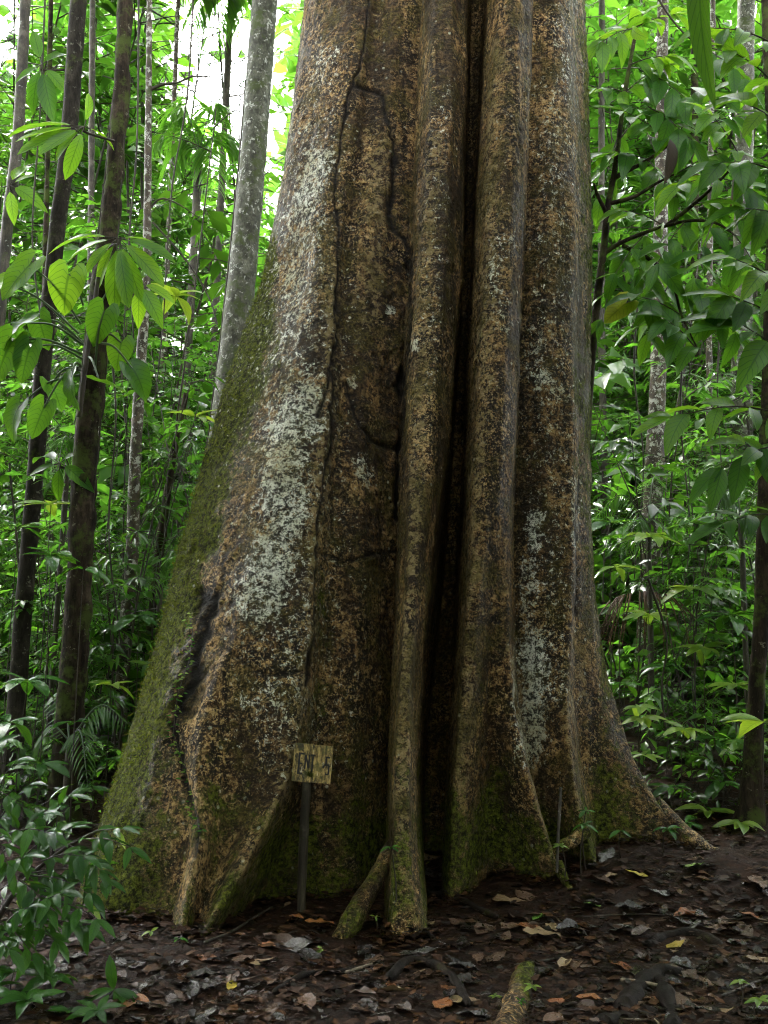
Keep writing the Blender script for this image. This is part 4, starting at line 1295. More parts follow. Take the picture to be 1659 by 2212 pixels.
for (u0, v0, u1, v1) in [(1448, 300, 1456, 370), (1590, 350, 1600, 420)]:
    j = unp(u0, v0, Y - .4)
    o = put_leaf(LD['sprayd'][0], t, j, unp(u1, v1, Y - .4) - j, (.6, -1, 0), 95 * Y / F_PX)
    o.data = o.data.copy()
    o.data.materials[0] = wl
    o['label'] = 'withered brown leaf'

# broad-leaved sapling reaching in from the right-hand edge
b = at_u(1740, 6.6)
t = thing('broad_leaved_sapling', b, 'broad-leaved sapling reaching in from the right edge with drooping veined leaves', 'sapling')
st = [b, unp(1730, 1100, 6.6), unp(1715, 700, 6.6), unp(1700, 350, 6.6), unp(1680, 60, 6.6)]
add_part('stem', t, [tube(smooth_path(st, 40), np.linspace(.035, .014, 40), 8, .004, 14)], M_BROWN)
for (u0, v0, u1, v1, n, key, px) in [
    (1712, 640, 1590, 560, 6, 'spray', 110), (1716, 720, 1580, 640, 7, 'sprayd', 125), (1718, 800, 1600, 700, 7, 'sprayd', 130), (1725, 900, 1450, 900, 8, 'spray', 105), (1700, 380, 1560, 350, 7, 'sprayd', 120), (1690, 200, 1580, 110, 7, 'spray', 105),
    (1685, 100, 1530, 60, 7, 'spray', 105), (1727, 960, 1560, 1010, 7, 'sprayd', 105), (1705, 480, 1610, 450, 6, 'sprayd', 110), (1695, 280, 1600, 220, 6, 'spray', 105), (1730, 1120, 1560, 1130, 8, 'sprayd', 90), (1728, 1040, 1610, 960, 6, 'spray', 95)]:
    spray(t, key, unp(u0, v0, 6.6), unp(u1, v1, 6.5), n, px * 6.6 / F_PX, .08, .005, (0, -.6, .8))

# the long leaf that hangs into the picture close to the viewer
t = thing('hanging_leaf', unp(1492, -60, 2.6), 'long dark leaf hanging down from above close to the viewer, upper right', 'leaf')
c = np.array(t.location)
lt = leaf_template('strap', 12, .19, .35, .0, 0, 5)
v = lt[0].copy()
L_ = .36
pth = smooth_path([unp(1515, -120, 2.6), unp(1512, 0, 2.6), unp(1522, 110, 2.6), unp(1545, 236, 2.6)], 13)
k = np.clip((v[:, 1] * 12 + .5).astype(int), 0, 12)
w = pth[k] + np.stack([v[:, 0] * L_ * .95, np.abs(v[:, 0]) * L_ * .5, v[:, 0] * 0], -1)
me = mesh('blade', w - c, lt[1])
attr(me, 'luv', lt[2], 'FLOAT_VECTOR')
link('blade', me, M_BIG_D, t)
add_part('petiole', t, [tube(smooth_path([pth[0], pth[0] + [.02, 0, .3], pth[0] + [.1, .1, .8]], 8), .004, 6)], M_STEM)

# seedlings and small plants with bright leaf whorls
for u, v, Y, n, px, key, lab in [
    (1330, 1225, 9.3, 5, 62, 'seed', 'bright yellow-green leaf whorl beside the giant, uppermost on its right flank'), (1383, 1528, 8.6, 6, 50, 'seed', 'bright seedling whorl beside the right buttress, above its twin'),
    (1385, 1552, 8.5, 6, 55, 'seed', 'bright seedling whorl beside the right buttress, lower of the twin whorls'), (1390, 1632, 8.3, 5, 42, 'seed', 'small pale seedling against the flare of the right buttress'),
    (1478, 1575, 8.6, 6, 55, 'seed', 'pale drooping seedling in the dark gap of the bank'), (1530, 1770, 8.3, 7, 58, 'seed', 'spreading bright plant over the end of the right root'),
    (1450, 1700, 8.2, 6, 48, 'dark', 'green seedling above the right root'), (1560, 1690, 8.4, 7, 55, 'dark', 'leafy seedling by the mossy trunk, upper'), (1600, 1800, 8.0, 7, 60, 'seed', 'bright plant at the foot of the mossy right trunk'),
    (1480, 1785, 8.0, 7, 55, 'dark', 'dark leafy seedling just behind the right root'), (1560, 1600, 8.8, 7, 60, 'dark', 'leafy sapling top between gap and mossy trunk'), (1440, 1440, 9.2, 7, 55, 'dark', 'green sapling top over the dark gap'),
    (1590, 1480, 8.8, 7, 70, 'seed', 'bright sapling top beside the mossy right trunk'), (1520, 1400, 9.3, 8, 62, 'seed', 'bright sapling top in the right thicket'), (1350, 1480, 9.2, 6, 50, 'dark', 'green sapling top tucked behind the right buttress'),
    (1345, 1680, 8.9, 6, 42, 'dark', 'dim seedling in the shade behind the right buttress'), (1620, 1610, 8.5, 7, 70, 'seed', 'bright leafy shoot crossing the mossy right trunk'), (1650, 1560, 7.6, 7, 90, 'seed', 'large bright leaves at the right edge before the mossy trunk'),
    (1400, 1330, 9.4, 7, 60, 'seed', 'bright sapling top above the dead frond, right of the giant'), (1490, 1270, 9.5, 7, 70, 'seed', 'yellow-green sapling top, middle of the right thicket'), (1580, 1330, 9.2, 8, 80, 'dark', 'dark sapling top near the right edge of the thicket'),
    (1320, 1130, 9.8, 6, 70, 'dark', 'green sapling top touching the giant from the right'), (1400, 1160, 9.6, 7, 75, 'seed', 'bright arching sapling top right of the giant'), (1500, 1130, 9.4, 7, 80, 'sprayd', 'glossy dark sapling top over the right thicket'),
    (60, 1470, 8.4, 7, 80, 'dark', 'wet glossy sapling top before the grey trunk'), (110, 1200, 8.3, 7, 75, 'dark', 'wet glossy shoot crossing the left trunks, upper'), (180, 1230, 8.2, 5, 60, 'dark', 'small glossy shoot on the brown trunk'),
    (40, 1140, 8.5, 7, 80, 'dark', 'glossy sapling top at the left edge'), (230, 1640, 8.6, 6, 60, 'dark', 'green seedling between the brown trunk and the mossy buttress'), (200, 1700, 8.3, 6, 55, 'dark', 'green seedling at the foot of the brown trunk'),
    (240, 1480, 9.2, 6, 60, 'seed', 'green sapling top behind the palm frond'), (330, 1440, 9.6, 6, 55, 'seed', 'bright sapling top close to the mossy silhouette of the giant'), (300, 1330, 9.6, 6, 60, 'dark', 'green sapling top beside the spotted trunk'),
    (90, 1650, 8.0, 7, 70, 'dark', 'glossy plant behind the foreground shrub'), (20, 1560, 8.0, 7, 85, 'dark', 'long-leaved glossy plant at the left edge'), (160, 1560, 8.4, 5, 60, 'dark', 'dim seedling before the brown trunk'),
    (420, 900, 10.4, 6, 70, 'seed', 'light green sapling top beside the pale trunk'), (380, 640, 10.6, 7, 70, 'seed', 'bright sapling top below the gap of sky'), (110, 1090, 8.7, 6, 70, 'seed', 'bright leaves before the brown and grey trunks'), (300, 860, 10.6, 7, 65, 'dark', 'dark sapling top behind the spotted trunk')]:
    seedling(u, v, Y, key, px * Y / F_PX, n, lab, name='sapling' if v < 1500 else 'seedling')
# plants rooted on the giant's toes
for u, v, Y, n, px, key, lab in [(1265, 1752, 7.05, 5, 24, 'dark', 'tiny plant growing on the buttress ridge, upper'), (1262, 1782, 7.0, 5, 26, 'dark', 'tiny plant growing on the buttress ridge, lower'), (1442, 1790, 7.3, 7, 36, 'dark', 'small dark plant before the right buttress foot'),
                                 (1340, 1795, 7.2, 4, 28, 'dark', 'thin-leaved seedling in the bay of the right buttress'), (1212, 1828, 6.9, 5, 20, 'seed', 'tiny bright sprout beside the leaning stick'), (812, 1980, 6.2, 3, 14, 'seed', 'tiny bright sprout beside the front buttress'),
                                 (325, 2038, 5.9, 3, 26, 'seed', 'three-leaved sprout before the dark left buttress'), (385, 2075, 5.75, 4, 22, 'dark', 'sprout on the litter before the left buttress'), (845, 1830, 6.2, 5, 22, 'dark', 'small fern-like tuft on the flank of the front buttress'),
                                 (1150, 2130, 5.05, 5, 20, 'seed', 'small bright sprout beside the thick surface root'), (1600, 2120, 5.1, 5, 26, 'seed', 'bright sprout on the litter near the dark log'), (1640, 2160, 4.95, 6, 30, 'seed', 'bright plant at the lower right edge'), (1070, 2160, 5.0, 5, 16, 'seed', 'tiny sprout left of the thick surface root'), (1125, 2185, 4.85, 5, 16, 'dark', 'tiny dark sprout on the thick surface root')]:
    seedling(u, v, Y, key, px * Y / F_PX, n, lab, name='sprout', cat='sprout')


# creeper on the left buttress
def creeper():
    rng = random.Random(3)
    t = thing('creeper', unp(375, 1700, 6.5), 'thin creeper with tiny leaves climbing the left buttress beside the hollow', 'creeper')
    line = [(428, 1790), (410, 1730), (392, 1650), (375, 1580), (383, 1500), (400, 1440), (412, 1380), (408, 1320)]
    uv = np.array(smooth_path(np.array(line, float), 60))
    fr = np.nonzero(GFRONT)[0]
    FU, FV = GU[fr], GV[fr]
    pts = []
    for a, bb in uv:
        i = fr[np.argmin((FU - a) ** 2 + (FV - bb) ** 2)]
        pts.append(GP[i] + [0, -.02, 0])
    pts = np.array(pts)
    add_part('stem', t, [tube(smooth_path(pts[::4], 60), .003, 4)], M_STEM)
    for i in range(60):
        for k in range(2):
            if rng.random() < .8:
                put_leaf(rng.choice(LD['seed'] if rng.random() < .5 else LD['shrub']), t, pts[i] + [rng.gauss(0, .02), -.01, rng.gauss(0, .012)], (rng.choice((-1, 1)), -.5, rng.uniform(-.6, .3)), (0, -1, .4), rng.uniform(.018, .038))


creeper()


# palm fronds
def frond(t, p0, p1, arch, n, ll, mat, name='frond', twist=(0, -.4, 1), hang=.55):
    path = smooth_path([p0, (np.array(p0) + p1) / 2 + np.array(arch), p1], 24)
    v, f = tube(path, np.linspace(.009, .003, 24), 5)
    d = np.gradient(path, axis=0)
    d /= np.linalg.norm(d, axis=1)[:, None]
    q = np.linspace(.12, .98, n)
    i = np.clip((q * 23).astype(int), 0, 22)
    pos = path[i] + (path[i + 1] - path[i]) * (q * 23 - i)[:, None]
    sd = np.cross(d[i], np.array(twist))
    sd /= np.linalg.norm(sd, axis=1)[:, None] + 1e-9
    P = np.vstack([pos, pos])
    D = np.vstack([sd + d[i] * .55 + [0, 0, -hang], -sd + d[i] * .55 + [0, 0, -hang]]) + RNG.normal(0, .05, (2 * n, 3))
    L = np.tile(ll * np.sin(np.pi * (.18 + .74 * q)) ** .7, 2)
    o = add_part(name, t, [(v, f)], M_STALK)
    b = np.array(t.location)
    me = leaves_mesh('leaflets', T_SEG, P - b, D, np.tile(np.array(twist, float), (2 * n, 1)), L, RNG.uniform(.3, 1, 2 * n))
    c = link('leaflets', me, mat, o)
    c['kind'] = 'stuff'


def palm(u, v, Y, fr, ll, label, mat, trunk=True, n=22):
    c = unp(u, v, Y)
    b = np.array([c[0], Y, float(zg(c[0], Y))])
    t = thing('palm', b, label, 'palm')
    add_part('trunk', t, [tube(smooth_path([b - [0, 0, .1], (b + c) / 2, c], 12), .03 if not trunk else .07, 8, .005, 9)], M_FARB)
    for tu, tv, dy, arch in fr:
        e = unp(tu, tv, Y + dy)
        frond(t, c, e, (0, 0, arch), n, ll, mat)


palm(150, 1600, 8.5, [(275, 1562, -.1, .22), (60, 1640, .2, .2), (190, 1700, -.4, .25), (120, 1500, .5, .2)], .22, 'small palm behind the foreground shrub, its frond arching to the mossy buttress', M_LEAF_C, False, 16)
palm(1400, 1130, 10.2, [(1292, 1110, 0, .25), (1470, 1180, .1, .25), (1350, 1200, -.3, .2), (1420, 1030, .4, .2)], .22, 'small palm with arching fronds right of the giant', M_LEAF_A, False, 20)
palm(1600, 1110, 10.0, [(1540, 1090, -.2, .2), (1690, 1130, 0, .25), (1570, 1010, .3, .2), (1640, 1180, -.2, .2)], .26, 'small palm with dark fronds near the pale right trunk', M_LEAF_C, False, 20)
palm(430, 330, 15.5, [(360, 250, -.5, .5), (480, 240, 0, .5), (350, 390, -.3, .5), (520, 330, .3, .4), (410, 200, .4, .3), (470, 410, -.6, .4), (330, 310, .2, .5)], .62, 'pale feathery palm below the gap of bright sky', M_LEAF_B, True, 26)
palm(500, -20, 18, [(400, 60, -.5, .6), (540, 90, 0, .6), (450, 110, -.6, .5), (590, 20, .3, .6), (380, -30, .4, .6)], .8, 'tall hazy palm hanging into the gap of bright sky', M_LEAF_B, True, 26)
palm(350, 1210, 10.6, [(300, 1160, -.1, .2), (420, 1170, .1, .2), (395, 1250, -.2, .2), (330, 1280, -.3, .2)], .26, 'small feathery palm beside the giant behind the dark crooked stem', M_LEAF_A, False, 18)
palm(150, 950, 10.0, [(60, 930, 0, .2), (210, 990, -.1, .2), (120, 1030, -.3, .2), (190, 880, .2, .2)], .25, 'small palm between the grey and brown trunks', M_LEAF_A, False, 18)

# thin lianas and bare twigs hanging between the trees
for i, (pts, Y, lab) in enumerate([
    ([(420, -60), (405, 200), (370, 420), (352, 700), (330, 900)], 10.6, 'slack dark liana hanging between spotted and pale trunks'), ([(300, -60), (296, 300), (280, 520), (290, 760)], 9.6, 'thin liana dropping beside the spotted trunk'),
    ([(100, -60), (86, 250), (70, 520), (95, 800), (60, 1200)], 9.8, 'thin liana looping left of the grey trunk'), ([(235, 700), (250, 900), (235, 1150), (262, 1400)], 9.5, 'dark liana between the brown and spotted trunks'),
    ([(400, 780), (380, 960), (410, 1130), (370, 1300)], 10.4, 'crooked dark twig close to the mossy silhouette'), ([(1385, 560), (1370, 800), (1390, 1000), (1370, 1250)], 11.0, 'dark liana right of the giant, behind the branching sapling'),
    ([(1480, 700), (1470, 900), (1490, 1150), (1465, 1350)], 10.5, 'slack liana in the middle of the right thicket'), ([(1560, 620), (1550, 850), (1565, 1100)], 11.5, 'liana hanging before the pale right trunk'), ([(1400, -40), (1450, 40), (1500, 90), (1560, 110)], 8.8, 'thin bare twig slanting across the upper right'),
    ([(330, 480), (400, 560), (450, 640), (470, 700)], 10.7, 'bare arching twig below the gap of sky'), ([(1400, 1250), (1440, 1380), (1430, 1500), (1460, 1700)], 9.0, 'thin bent stem over the dark bank gap'), ([(20, 1000), (40, 1250), (20, 1500)], 9.3, 'dark liana at the left edge')]):
    pp = np.array([unp(u, v, Y + .1 * math.sin(k)) for k, (u, v) in enumerate(pts)])
    t = thing('liana', pp[-1], lab, 'liana')
    add_part('stem', t, [tube(smooth_path(pp, 40), np.linspace(.012, .007, 40), 6, .004, 9, i)], M_STEM)

# dead frond heap on the right bank
t = thing('dead_frond', unp(1395, 1300, 9.6), 'brown dead frond hanging over the dark gap right of the giant', 'dead frond')
for k in range(26):
    a = rl.uniform(-1, 1)
    s = np.array(t.location) + [a * .35, rl.uniform(-.1, .1), .1 - a * a * .1]
    add_part('strand', t, [tube(smooth_path([s, s + [a * .12, -.05, -.15], s + [a * .25, 0, -rl.uniform(.3, .6)]], 7), np.linspace(.008, .003, 7), 4)], M_DEAD)

# ------------------------------------------------------------------ the marker sign
Ys = 6.62
b = unp(650, 1975, Ys)
t = thing('marker_sign', (b[0], Ys, float(zg(b[0], Ys))), 'weathered yellow square marker board on a grey post before the giant', 'sign')
post = smooth_path([unp(649, 2000, Ys), unp(655, 1830, Ys), unp(663, 1685, Ys), unp(666, 1630, Ys)], 20)
add_part('post', t, [tube(post, 9.5 * Ys / F_PX, 14, .006, 22)], M_POST)
tl, tr, br_, bl = (unp(636.5, 1604, Ys - .05), unp(721.5, 1613, Ys - .02), unp(712, 1693.5, Ys - .02), unp(631, 1687, Ys - .05))
ex, ey = ((tr - tl) + (br_ - bl)) / 2, ((tl - bl) + (tr - br_)) / 2
cen = (tl + tr + br_ + bl) / 4
nrm = np.cross(ex, ey)
nrm /= np.linalg.norm(nrm)
if nrm[1] > 0:
    nrm = -nrm


def board_pt(a, bb, h):
    return cen + ex * (a - .5) + ey * (bb - .5) + nrm * h


def slab(pts2, h0, h1):
    n = len(pts2)
    v = [board_pt(a, bb, h1) for a, bb in pts2] + [board_pt(a, bb, h0) for a, bb in pts2]
    f = [list(range(n)), list(range(2 * n - 1, n - 1, -1))] + [[i, i + n, (i + 1) % n + n, (i + 1) % n] for i in range(n)]
    return v, f


def board_part(name, polys, h0, h1, mat):
    V_, F_ = [], []
    for p2 in polys:
        v, f = slab(p2, h0, h1)
        F_ += [[i + len(V_) for i in q_] for q_ in f]
        V_ += v
    me = mesh(name, np.array(V_) - np.array(t.location), F_, False)
    return link(name, me, mat, t)


edge = [(0, 0), (.35, -.008), (.7, .01), (1, .0), (1.008, .5), (1, 1), (.6, .992), (.3, 1.006), (0, 1), (-.006, .5)]
board_part('board', [edge], -.012, 0.0, M_BOARD)


def stroke(x0, y0, x1, y1, w):
    d = np.array([x1 - x0, y1 - y0])
    d = d / (np.linalg.norm(d) + 1e-9)
    n_ = np.array([-d[1], d[0]]) * w / 2
    return [(x0 + n_[0], y0 + n_[1]), (x0 - n_[0], y0 - n_[1]), (x1 - n_[0], y1 - n_[1]), (x1 + n_[0], y1 + n_[1])]


LET = {
    'E': [stroke(.145, .21, .145, .75, .052), stroke(.118, .735, .25, .735, .05), stroke(.118, .475, .235, .475, .045), stroke(.118, .215, .25, .215, .045)],
    'N': [stroke(.305, .34, .305, .70, .042), stroke(.31, .71, .40, .36, .045), stroke(.40, .36, .40, .72, .036)],
    'T': [stroke(.495, .27, .495, .72, .046), stroke(.435, .715, .555, .715, .05)],
    '5': [stroke(.845, .50, .845, .70, .05), stroke(.825, .695, .94, .695, .05), stroke(.80, .485, .935, .495, .048), stroke(.925, .25, .925, .49, .045), stroke(.78, .40, .80, .48, .045), stroke(.84, .255, .93, .245, .04)],
}
for ch, polys in LET.items():
    for i, p2 in enumerate(polys):
        polys[i] = p2
    o = board_part('letter', polys[:1], 0.0005, .002, M_PAINT)
    me = o.data
    V_, F_ = [], []
    for i, p2 in enumerate(polys):
        v, f = slab(p2, .0005, .002 + .0004 * i)
        F_ += [[a + len(V_) for a in q_] for q_ in f]
        V_ += v
    me.clear_geometry()
    me.from_pydata((np.array(V_) - np.array(t.location)).tolist(), [], F_)
tuft = leaves_mesh('algae_tuft', leaf_template('lance', 2, .4, .3, .3), np.array([board_pt(.44 + RNG.normal(0, .06), .22 + RNG.normal(0, .04), .003) for _ in range(160)]) - np.array(t.location), RNG.normal(0, 1, (160, 3)) + [0, -.5, -.5], RNG.normal(0, 1, (160, 3)), RNG.uniform(.006, .014, 160), RNG.uniform(0, .5, 160))
link('algae_tuft', tuft, M_MOSS, t)['kind'] = 'stuff'

# ------------------------------------------------------------------ sticks, roots and logs on the floor
def on_floor(u, v, lift=0.0):
    """The floor point seen at (u, v)."""
    lo, hi = 3.0, 14.0
    for _ in range(50):
        m = (lo + hi) / 2
        p = unp(u, v, m)
        if p[2] > float(zg(p[0], m)):
            lo = m
        else:
            hi = m
    p = unp(u, v, lo)
    return np.array([p[0], p[1], float(zg(p[0], p[1])) + lift])


def floor_stick(name, uv, r0, r1, label, cat, mat, lift=.01, seg=8, bump=.003, freq=25, ups=None):
    pts = np.array([on_floor(u, v, lift) for u, v in uv])
    if ups is not None:
        pts[:, 2] += ups
    t = thing(name, pts[len(pts) // 2] * [1, 1, 0] + [0, 0, pts[:, 2].min()], label, cat)
    n = 10 * len(uv)
    r = np.linspace(r0, r1, n)
    r[0] *= .35
    r[-1] *= .35
    v, f = tube(smooth_path(pts, n), r, seg, bump, freq, int(uv[0][0]))
    me = mesh('stem', v - np.array(t.location), f)
    if mat is M_GIANT:
        attr(me, 'lichen', np.full(len(v), -.3))
        attr(me, 'moss', np.full(len(v), .42) + .5 * vnoise(v * 5, 2))
        attr(me, 'recess_dark', np.zeros(len(v)))
        attr(me, 'gold', np.full(len(v), -.5))
    link('stem', me, mat, t)
    return t


floor_stick('surface_root', [(1148, 2085), (1132, 2110), (1120, 2150), (1105, 2200), (1080, 2300)], .04, .075, 'thick mossy surface root running to the bottom edge', 'root', M_GIANT, .0, 18, .03, 8)
floor_stick('rotten_log', [(1345, 2185), (1375, 2140), (1405, 2112), (1440, 2100), (1475, 2105)], .055, .035, 'black rotten root lump near the lower right corner', 'log', M_DARKWOOD, .0, 16, .045, 7)
floor_stick('rotten_log', [(1450, 2230), (1448, 2180), (1438, 2140), (1425, 2115)], .045, .035, 'black rotten stump beside the root lump, lower right', 'log', M_DARKWOOD, .0, 14, .04, 8)
floor_stick('rotten_log', [(1500, 2135), (1550, 2112), (1600, 2120), (1640, 2150)], .035, .025, 'low dark rotten root right of the black lump', 'log', M_DARKWOOD, -.01, 14, .03, 9)
floor_stick('rotten_log', [(1300, 2215), (1340, 2200), (1380, 2205)], .05, .04, 'black wood scrap at the bottom edge, right of the thick root', 'log', M_DARKWOOD, -.01, 14, .03, 9)
floor_stick('surface_root', [(1395, 2045), (1440, 2022), (1500, 2018), (1560, 2045)], .035, .03, 'dark humped root in the litter right of centre', 'root', M_DARKWOOD, -.005, 14, .02, 9)
floor_stick('surface_root', [(840, 2120), (880, 2085), (940, 2092), (985, 2130), (1010, 2180)], .03, .025, 'dark curved surface root in the litter at bottom centre', 'root', M_DARKWOOD, .015, 10, .008, 14)
floor_stick('surface_root', [(925, 1935), (985, 1945), (1040, 1972), (1075, 1985)], .035, .02, 'dark root snaking out from the front buttress', 'root', M_DARKWOOD, .01, 10, .008, 14)
floor_stick('surface_root', [(590, 2150), (660, 2110), (760, 2100), (830, 2080)], .018, .014, 'thin dark root crossing the litter below the sign', 'root', M_DARKWOOD, .01, 8)
floor_stick('stick', [(745, 2110), (780, 2098), (805, 2090)], .010, .006, 'short pale peeled stick on the litter below the front buttress', 'stick', M_PALEWOOD, .02)
floor_stick('stick', [(1305, 2165), (1350, 2178), (1400, 2200), (1425, 2220)], .006, .004, 'thin curved pale twig near the thick surface root', 'twig', M_PALEWOOD, .015)
floor_stick('stick', [(1310, 2205), (1370, 2210), (1420, 2208)], .006, .004, 'pale twig at the bottom edge before the log', 'twig', M_PALEWOOD, .015)
floor_stick('stick', [(1340, 2125), (1380, 2130), (1425, 2138)], .012, .009, 'pale broken stick in front of the rotten log', 'stick', M_PALEWOOD, .02)
floor_stick('stick', [(1240, 1985), (1400, 1978), (1530, 1990), (1659, 1985)], .005, .004, 'long thin root lying across the litter to the right edge', 'root', M_STEM, .01)
floor_stick('stick', [(1560, 2160), (1610, 2140), (1680, 2110)], .008, .006, 'brown stick at the lower right edge', 'stick', M_STEM, .02)
floor_stick('stick', [(1110, 2090), (1200, 2075), (1265, 2045)], .008, .006, 'forked brown twig on the litter before the centre flutes', 'twig', M_STEM, .012)
floor_stick('stick', [(440, 2045), (500, 2020), (555, 1985), (590, 1965)], .009, .006, 'dark stick resting against the left buttress toe', 'stick', M_STEM, .02)
floor_stick('stick', [(1560, 2000), (1600, 1985), (1659, 1992)], .005, .004, 'short twig near the right edge of the litter', 'twig', M_PALEWOOD, .012)
floor_stick('stick', [(870, 2092), (900, 2083), (935, 2075)], .008, .005, 'thin twig above the curved dark root', 'twig', M_STEM, .015)
t = thing('leaning_stick', unp(1204, 1880, 6.88), 'thin bare stick standing against the buttress flute', 'stick')
add_part('stem', t, [tube(smooth_path([unp(1203, 1885, 6.88), unp(1206, 1800, 6.95), unp(1211, 1712, 7.0), unp(1209, 1704, 7.0)], 16), np.linspace(.010, .012, 16), 7, .003, 20)], M_FARB)

# ------------------------------------------------------------------ leaf litter
def litter_template(seed):
    rng = np.random.default_rng(seed)
    V, F, uv = leaf_template(['ovate', 'oblong', 'lance'][seed % 3], 6, rng.uniform(.38, .62), rng.uniform(-.3, .35), rng.uniform(-.2, .22), rng.uniform(.03, .09), 5)
    V = V.copy()
    V[:, 2] += .07 * vnoise(V * 4 + seed * 7, seed) + rng.uniform(-.3, .3) * V[:, 0] ** 2 * 2
    V[:, 1] -= .5
    return V, F, uv


LIT = [litter_template(s) for s in range(9)]


def litter_mass():
    rng = np.random.default_rng(21)
    parts = []
    n = 30000
    Y = 4.2 + 5.6 * rng.uniform(0, 1, n) ** 1.15
    X = rng.uniform(-.62, .62, n) * (Y + 1.2)
    extra = 5000
    Y = np.concatenate([Y, rng.uniform(8, 16, extra)])
    X = np.concatenate([X, rng.uniform(-9, 9, extra)])
    # drifts of litter banked against the feet of the giant
    hz = GP[:, 2] - zg(GP[:, 0], GP[:, 1])
    near = np.nonzero((np.abs(hz) < .03) & GFRONT)[0]
    pk = near[rng.integers(0, len(near), 2600)]
    X = np.concatenate([X, GP[pk, 0] + rng.normal(0, .05, len(pk))])
    Y = np.concatenate([Y, GP[pk, 1] - np.abs(rng.normal(0, .07, len(pk)))])
    Z = zg(X, Y) + rng.uniform(.004, .028, len(X))
    Z[-len(pk):] += rng.uniform(0, .055, len(pk)) * np.exp(-np.abs(Y[-len(pk):] - GP[pk, 1]) / .06)
    a = rng.uniform(0, 2 * np.pi, len(X))
    D = np.stack([np.cos(a), np.sin(a), rng.normal(0, .10, len(X))], -1)
    U = np.stack([rng.normal(0, .16, len(X)), rng.normal(0, .16, len(X)), np.ones(len(X))], -1)
    L = .018 + .095 * rng.uniform(0, 1, len(X)) ** 2.4
    bare = fbm(np.stack([X * 1.6, Y * 1.6, 0 * X], -1), 2, 44) > .25
    L = np.where(bare, L * .7, L)
    tint = rng.uniform(0, 1, len(X))
    grp = rng.integers(0, len(LIT), len(X))
    VV, FF, TT, k = [], [], [], 0
    me_t = leaf_template('ovate', 3, .5, .3, .1, .1, 3)
    for g in range(len(LIT)):
        s = grp == g
        base = LIT[g]
        small = (base[0].reshape(7, 5, 3)[::2, ::2].reshape(-1, 3), grid_faces(4, 3, False), base[2].reshape(7, 5, 3)[::2, ::2].reshape(-1, 3))
        me = leaves_mesh('tmp', small, np.stack([X, Y, Z], -1)[s], D[s], U[s], L[s], tint[s])
        v = np.empty(len(me.vertices) * 3, np.float32)
        me.vertices.foreach_get('co', v)
        f = np.empty(len(me.loops), np.int32)
        me.loops.foreach_get('vertex_index', f)
        VV.append(v.reshape(-1, 3))
        FF.append(f.reshape(-1, 4) + k)
        TT.append(np.repeat(tint[s], 12))
        k += len(me.vertices)
        bpy.data.meshes.remove(me)
    me = mesh('leaf_litter', np.vstack(VV), np.vstack(FF))
    attr(me, 'tint', np.concatenate(TT))
    tag(link('leaf_litter', me, M_LITTER), 'dark wet leaf litter covering the forest floor', 'leaf litter', kind='stuff')


litter_mass()


def fallen(u, v, px, mat, label, group=None, curl=None, ang=None, name='fallen_leaf'):
    p = on_floor(u, v, .022)
    key = rl.randrange(len(LIT)) if curl is None else curl
    kk = ('lit', key, mat.name)
    if kk not in LD:
        LD[kk] = leaf_datum('fallen_leaf', LIT[key], mat)
    o = bpy.data.objects.new(name, LD[kk])
    COL.objects.link(o)
    a = rl.uniform(0, 6.28) if ang is None else ang
    d = (math.cos(a), math.sin(a), rl.gauss(0, .06))
    o.matrix_world = Matrix.Translation([float(c) for c in p]) @ frame(d, (rl.gauss(0, .14), -.05 + rl.gauss(0, .14), 1)).to_4x4() @ Matrix.Scale(px * p[1] / F_PX, 4)
    return tag(o, label, 'fallen leaf', group)


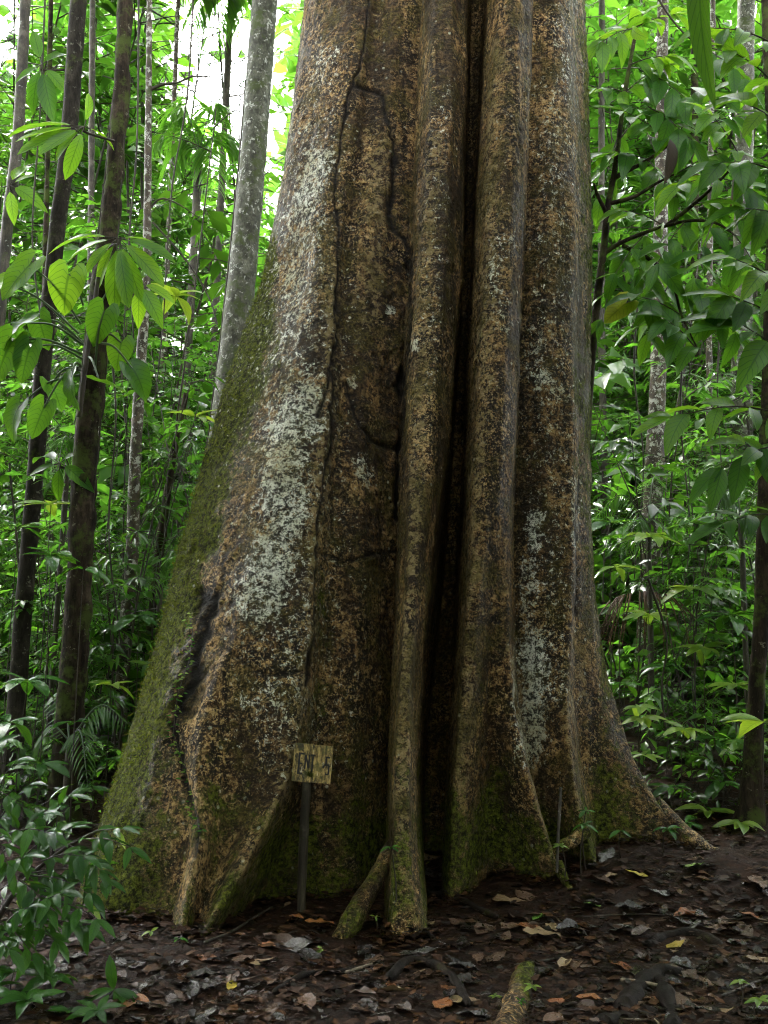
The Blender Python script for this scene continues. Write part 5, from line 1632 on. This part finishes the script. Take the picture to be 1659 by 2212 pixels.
for u, v, px, mat, lab in [
    (905, 2068, 95, M_LF_GREY, 'large grey fallen leaf lying before the front buttress toe'), (640, 2048, 75, M_LF_GREY, 'grey fallen leaf on the litter below the sign'), (785, 2130 - 65, 60, M_LF_DARK, 'shiny black curled leaf left of the big grey one'),
    (895, 2030, 55, M_LF_ORANGE, 'orange-brown leaf tucked against the front buttress toe'), (690, 2005, 60, M_LF_ORANGE, 'rust-orange leaf at the foot of the sign'), (640, 1990, 34, M_LF_ORANGE, 'small rust leaf just left of the sign post'),
    (765, 1935 + 60, 55, M_LF_GREEN, 'fresh green fallen leaf between root and front buttress'), (735, 2003, 40, M_LF_GREEN, 'small fresh green leaf at the end of the slanting root'), (690, 2060, 26, M_LF_GREEN, 'tiny green leaf below the sign'), (1375, 1895, 50, M_LF_YELLOW, 'yellow curled leaf on the litter right of the flutes'),
    (1320, 1900, 34, M_LF_TAN, 'tan leaf beside the yellow one'), (1100, 1950, 75, M_LF_TAN, 'long tan leaf on the litter before the centre flutes'), (1275, 1962, 60, M_LF_GREEN, 'green leaf on the litter before the right flutes'), (1500, 1880, 50, M_LF_GREEN, 'pale green leaf at the foot of the right root'),
    (500, 2135, 55, M_LF_YELLOW, 'ochre fallen leaf at lower left of the litter'), (940, 1880, 45, M_LF_ORANGE, 'orange leaf in the dark cleft between the flutes'), (935, 1900, 70, M_LF_GREY, 'grey leaf slid into the cleft between the flutes'), (925, 1865, 60, M_LF_TAN, 'brown leaf standing in the dark cleft'),
    (1170, 2030, 80, M_LF_TAN, 'curled brown leaf on the litter right of centre'), (1090, 2030, 70, M_LF_DARK, 'black wet leaf beside the curled brown one'), (1330, 2010, 70, M_LF_GREY, 'silvery wet leaf, middle right of the litter'),
    (1420, 1965, 75, M_LF_GREY, 'silver-grey wet leaf below the yellow leaf'), (1310, 1850, 70, M_LF_GREY, 'grey rolled leaf in the bay of the right buttress'), (1480, 1985, 60, M_LF_ORANGE, 'orange-brown leaf near the long thin root'), (1640, 2080, 60, M_LF_TAN, 'tan leaf at the right edge'),
    (1170, 2105, 70, M_LF_DARK, 'dark leaf beside the thick surface root'), (1350, 2090, 70, M_LF_ORANGE, 'reddish leaf before the rotten log'), (1460, 2050, 50, M_LF_YELLOW, 'olive leaf leaning on the humped root'), (1570, 2190, 60, M_LF_TAN, 'pale leaf at the lower right corner'),
    (330, 2120, 85, M_LF_DARK, 'large black wet leaf lower left beside the seedling'), (260, 2030, 80, M_LF_DARK, 'dark red-brown leaf in the shade of the left buttress'), (450, 2075, 60, M_LF_ORANGE, 'brown leaf before the left buttress toe'), (850, 2150, 60, M_LF_TAN, 'light brown leaf at bottom centre'),
    (1165, 1985, 45, M_LF_GREEN, 'little green leaf on the litter before the centre flutes'), (1500, 2000, 55, M_LF_GREY, 'bluish wet leaf near the right root'), (620, 1958, 26, M_LF_TAN, 'pale scrap of leaf beside the sign post'), (905, 2105, 30, M_LF_TAN, 'small pale scrap in the bottom middle')]:
    fallen(u, v, px, mat, lab)
placed = 0
MATS = [(M_LF_DARK, 'dark wet', .42), (M_LF_BROWN, 'brown wet', .40), (M_LF_GREY, 'grey wet', .06), (M_LF_TAN, 'tan', .06), (M_LF_ORANGE, 'rust-brown', .06)]
while placed < 235:
    v = 1885 + 330 * rl.random() ** .8
    u = rl.uniform(60, 1690)
    if v < np.interp(u, [0, 400, 700, 1000, 1300, 1659], [2060, 2060, 2000, 1960, 1890, 1890]):
        continue
    m_, ad, _ = rl.choices(MATS, [x[2] for x in MATS])[0]
    px = rl.uniform(24, 80)
    size = 'small' if px < 42 else 'middling' if px < 60 else 'large'
    spot = ['before the left buttress', 'below the sign', 'before the front buttress', 'before the centre flutes', 'before the right buttress', 'by the right edge'][int(np.searchsorted([420, 740, 960, 1200, 1460], u))]
    row = 'at the bottom edge' if v > 2140 else 'half way up the floor' if v > 2040 else 'close to the roots'
    fallen(u, v, px, m_, f'{size} {ad} fallen leaf {spot}, {row}', f'{ad} fallen leaves')
    placed += 1
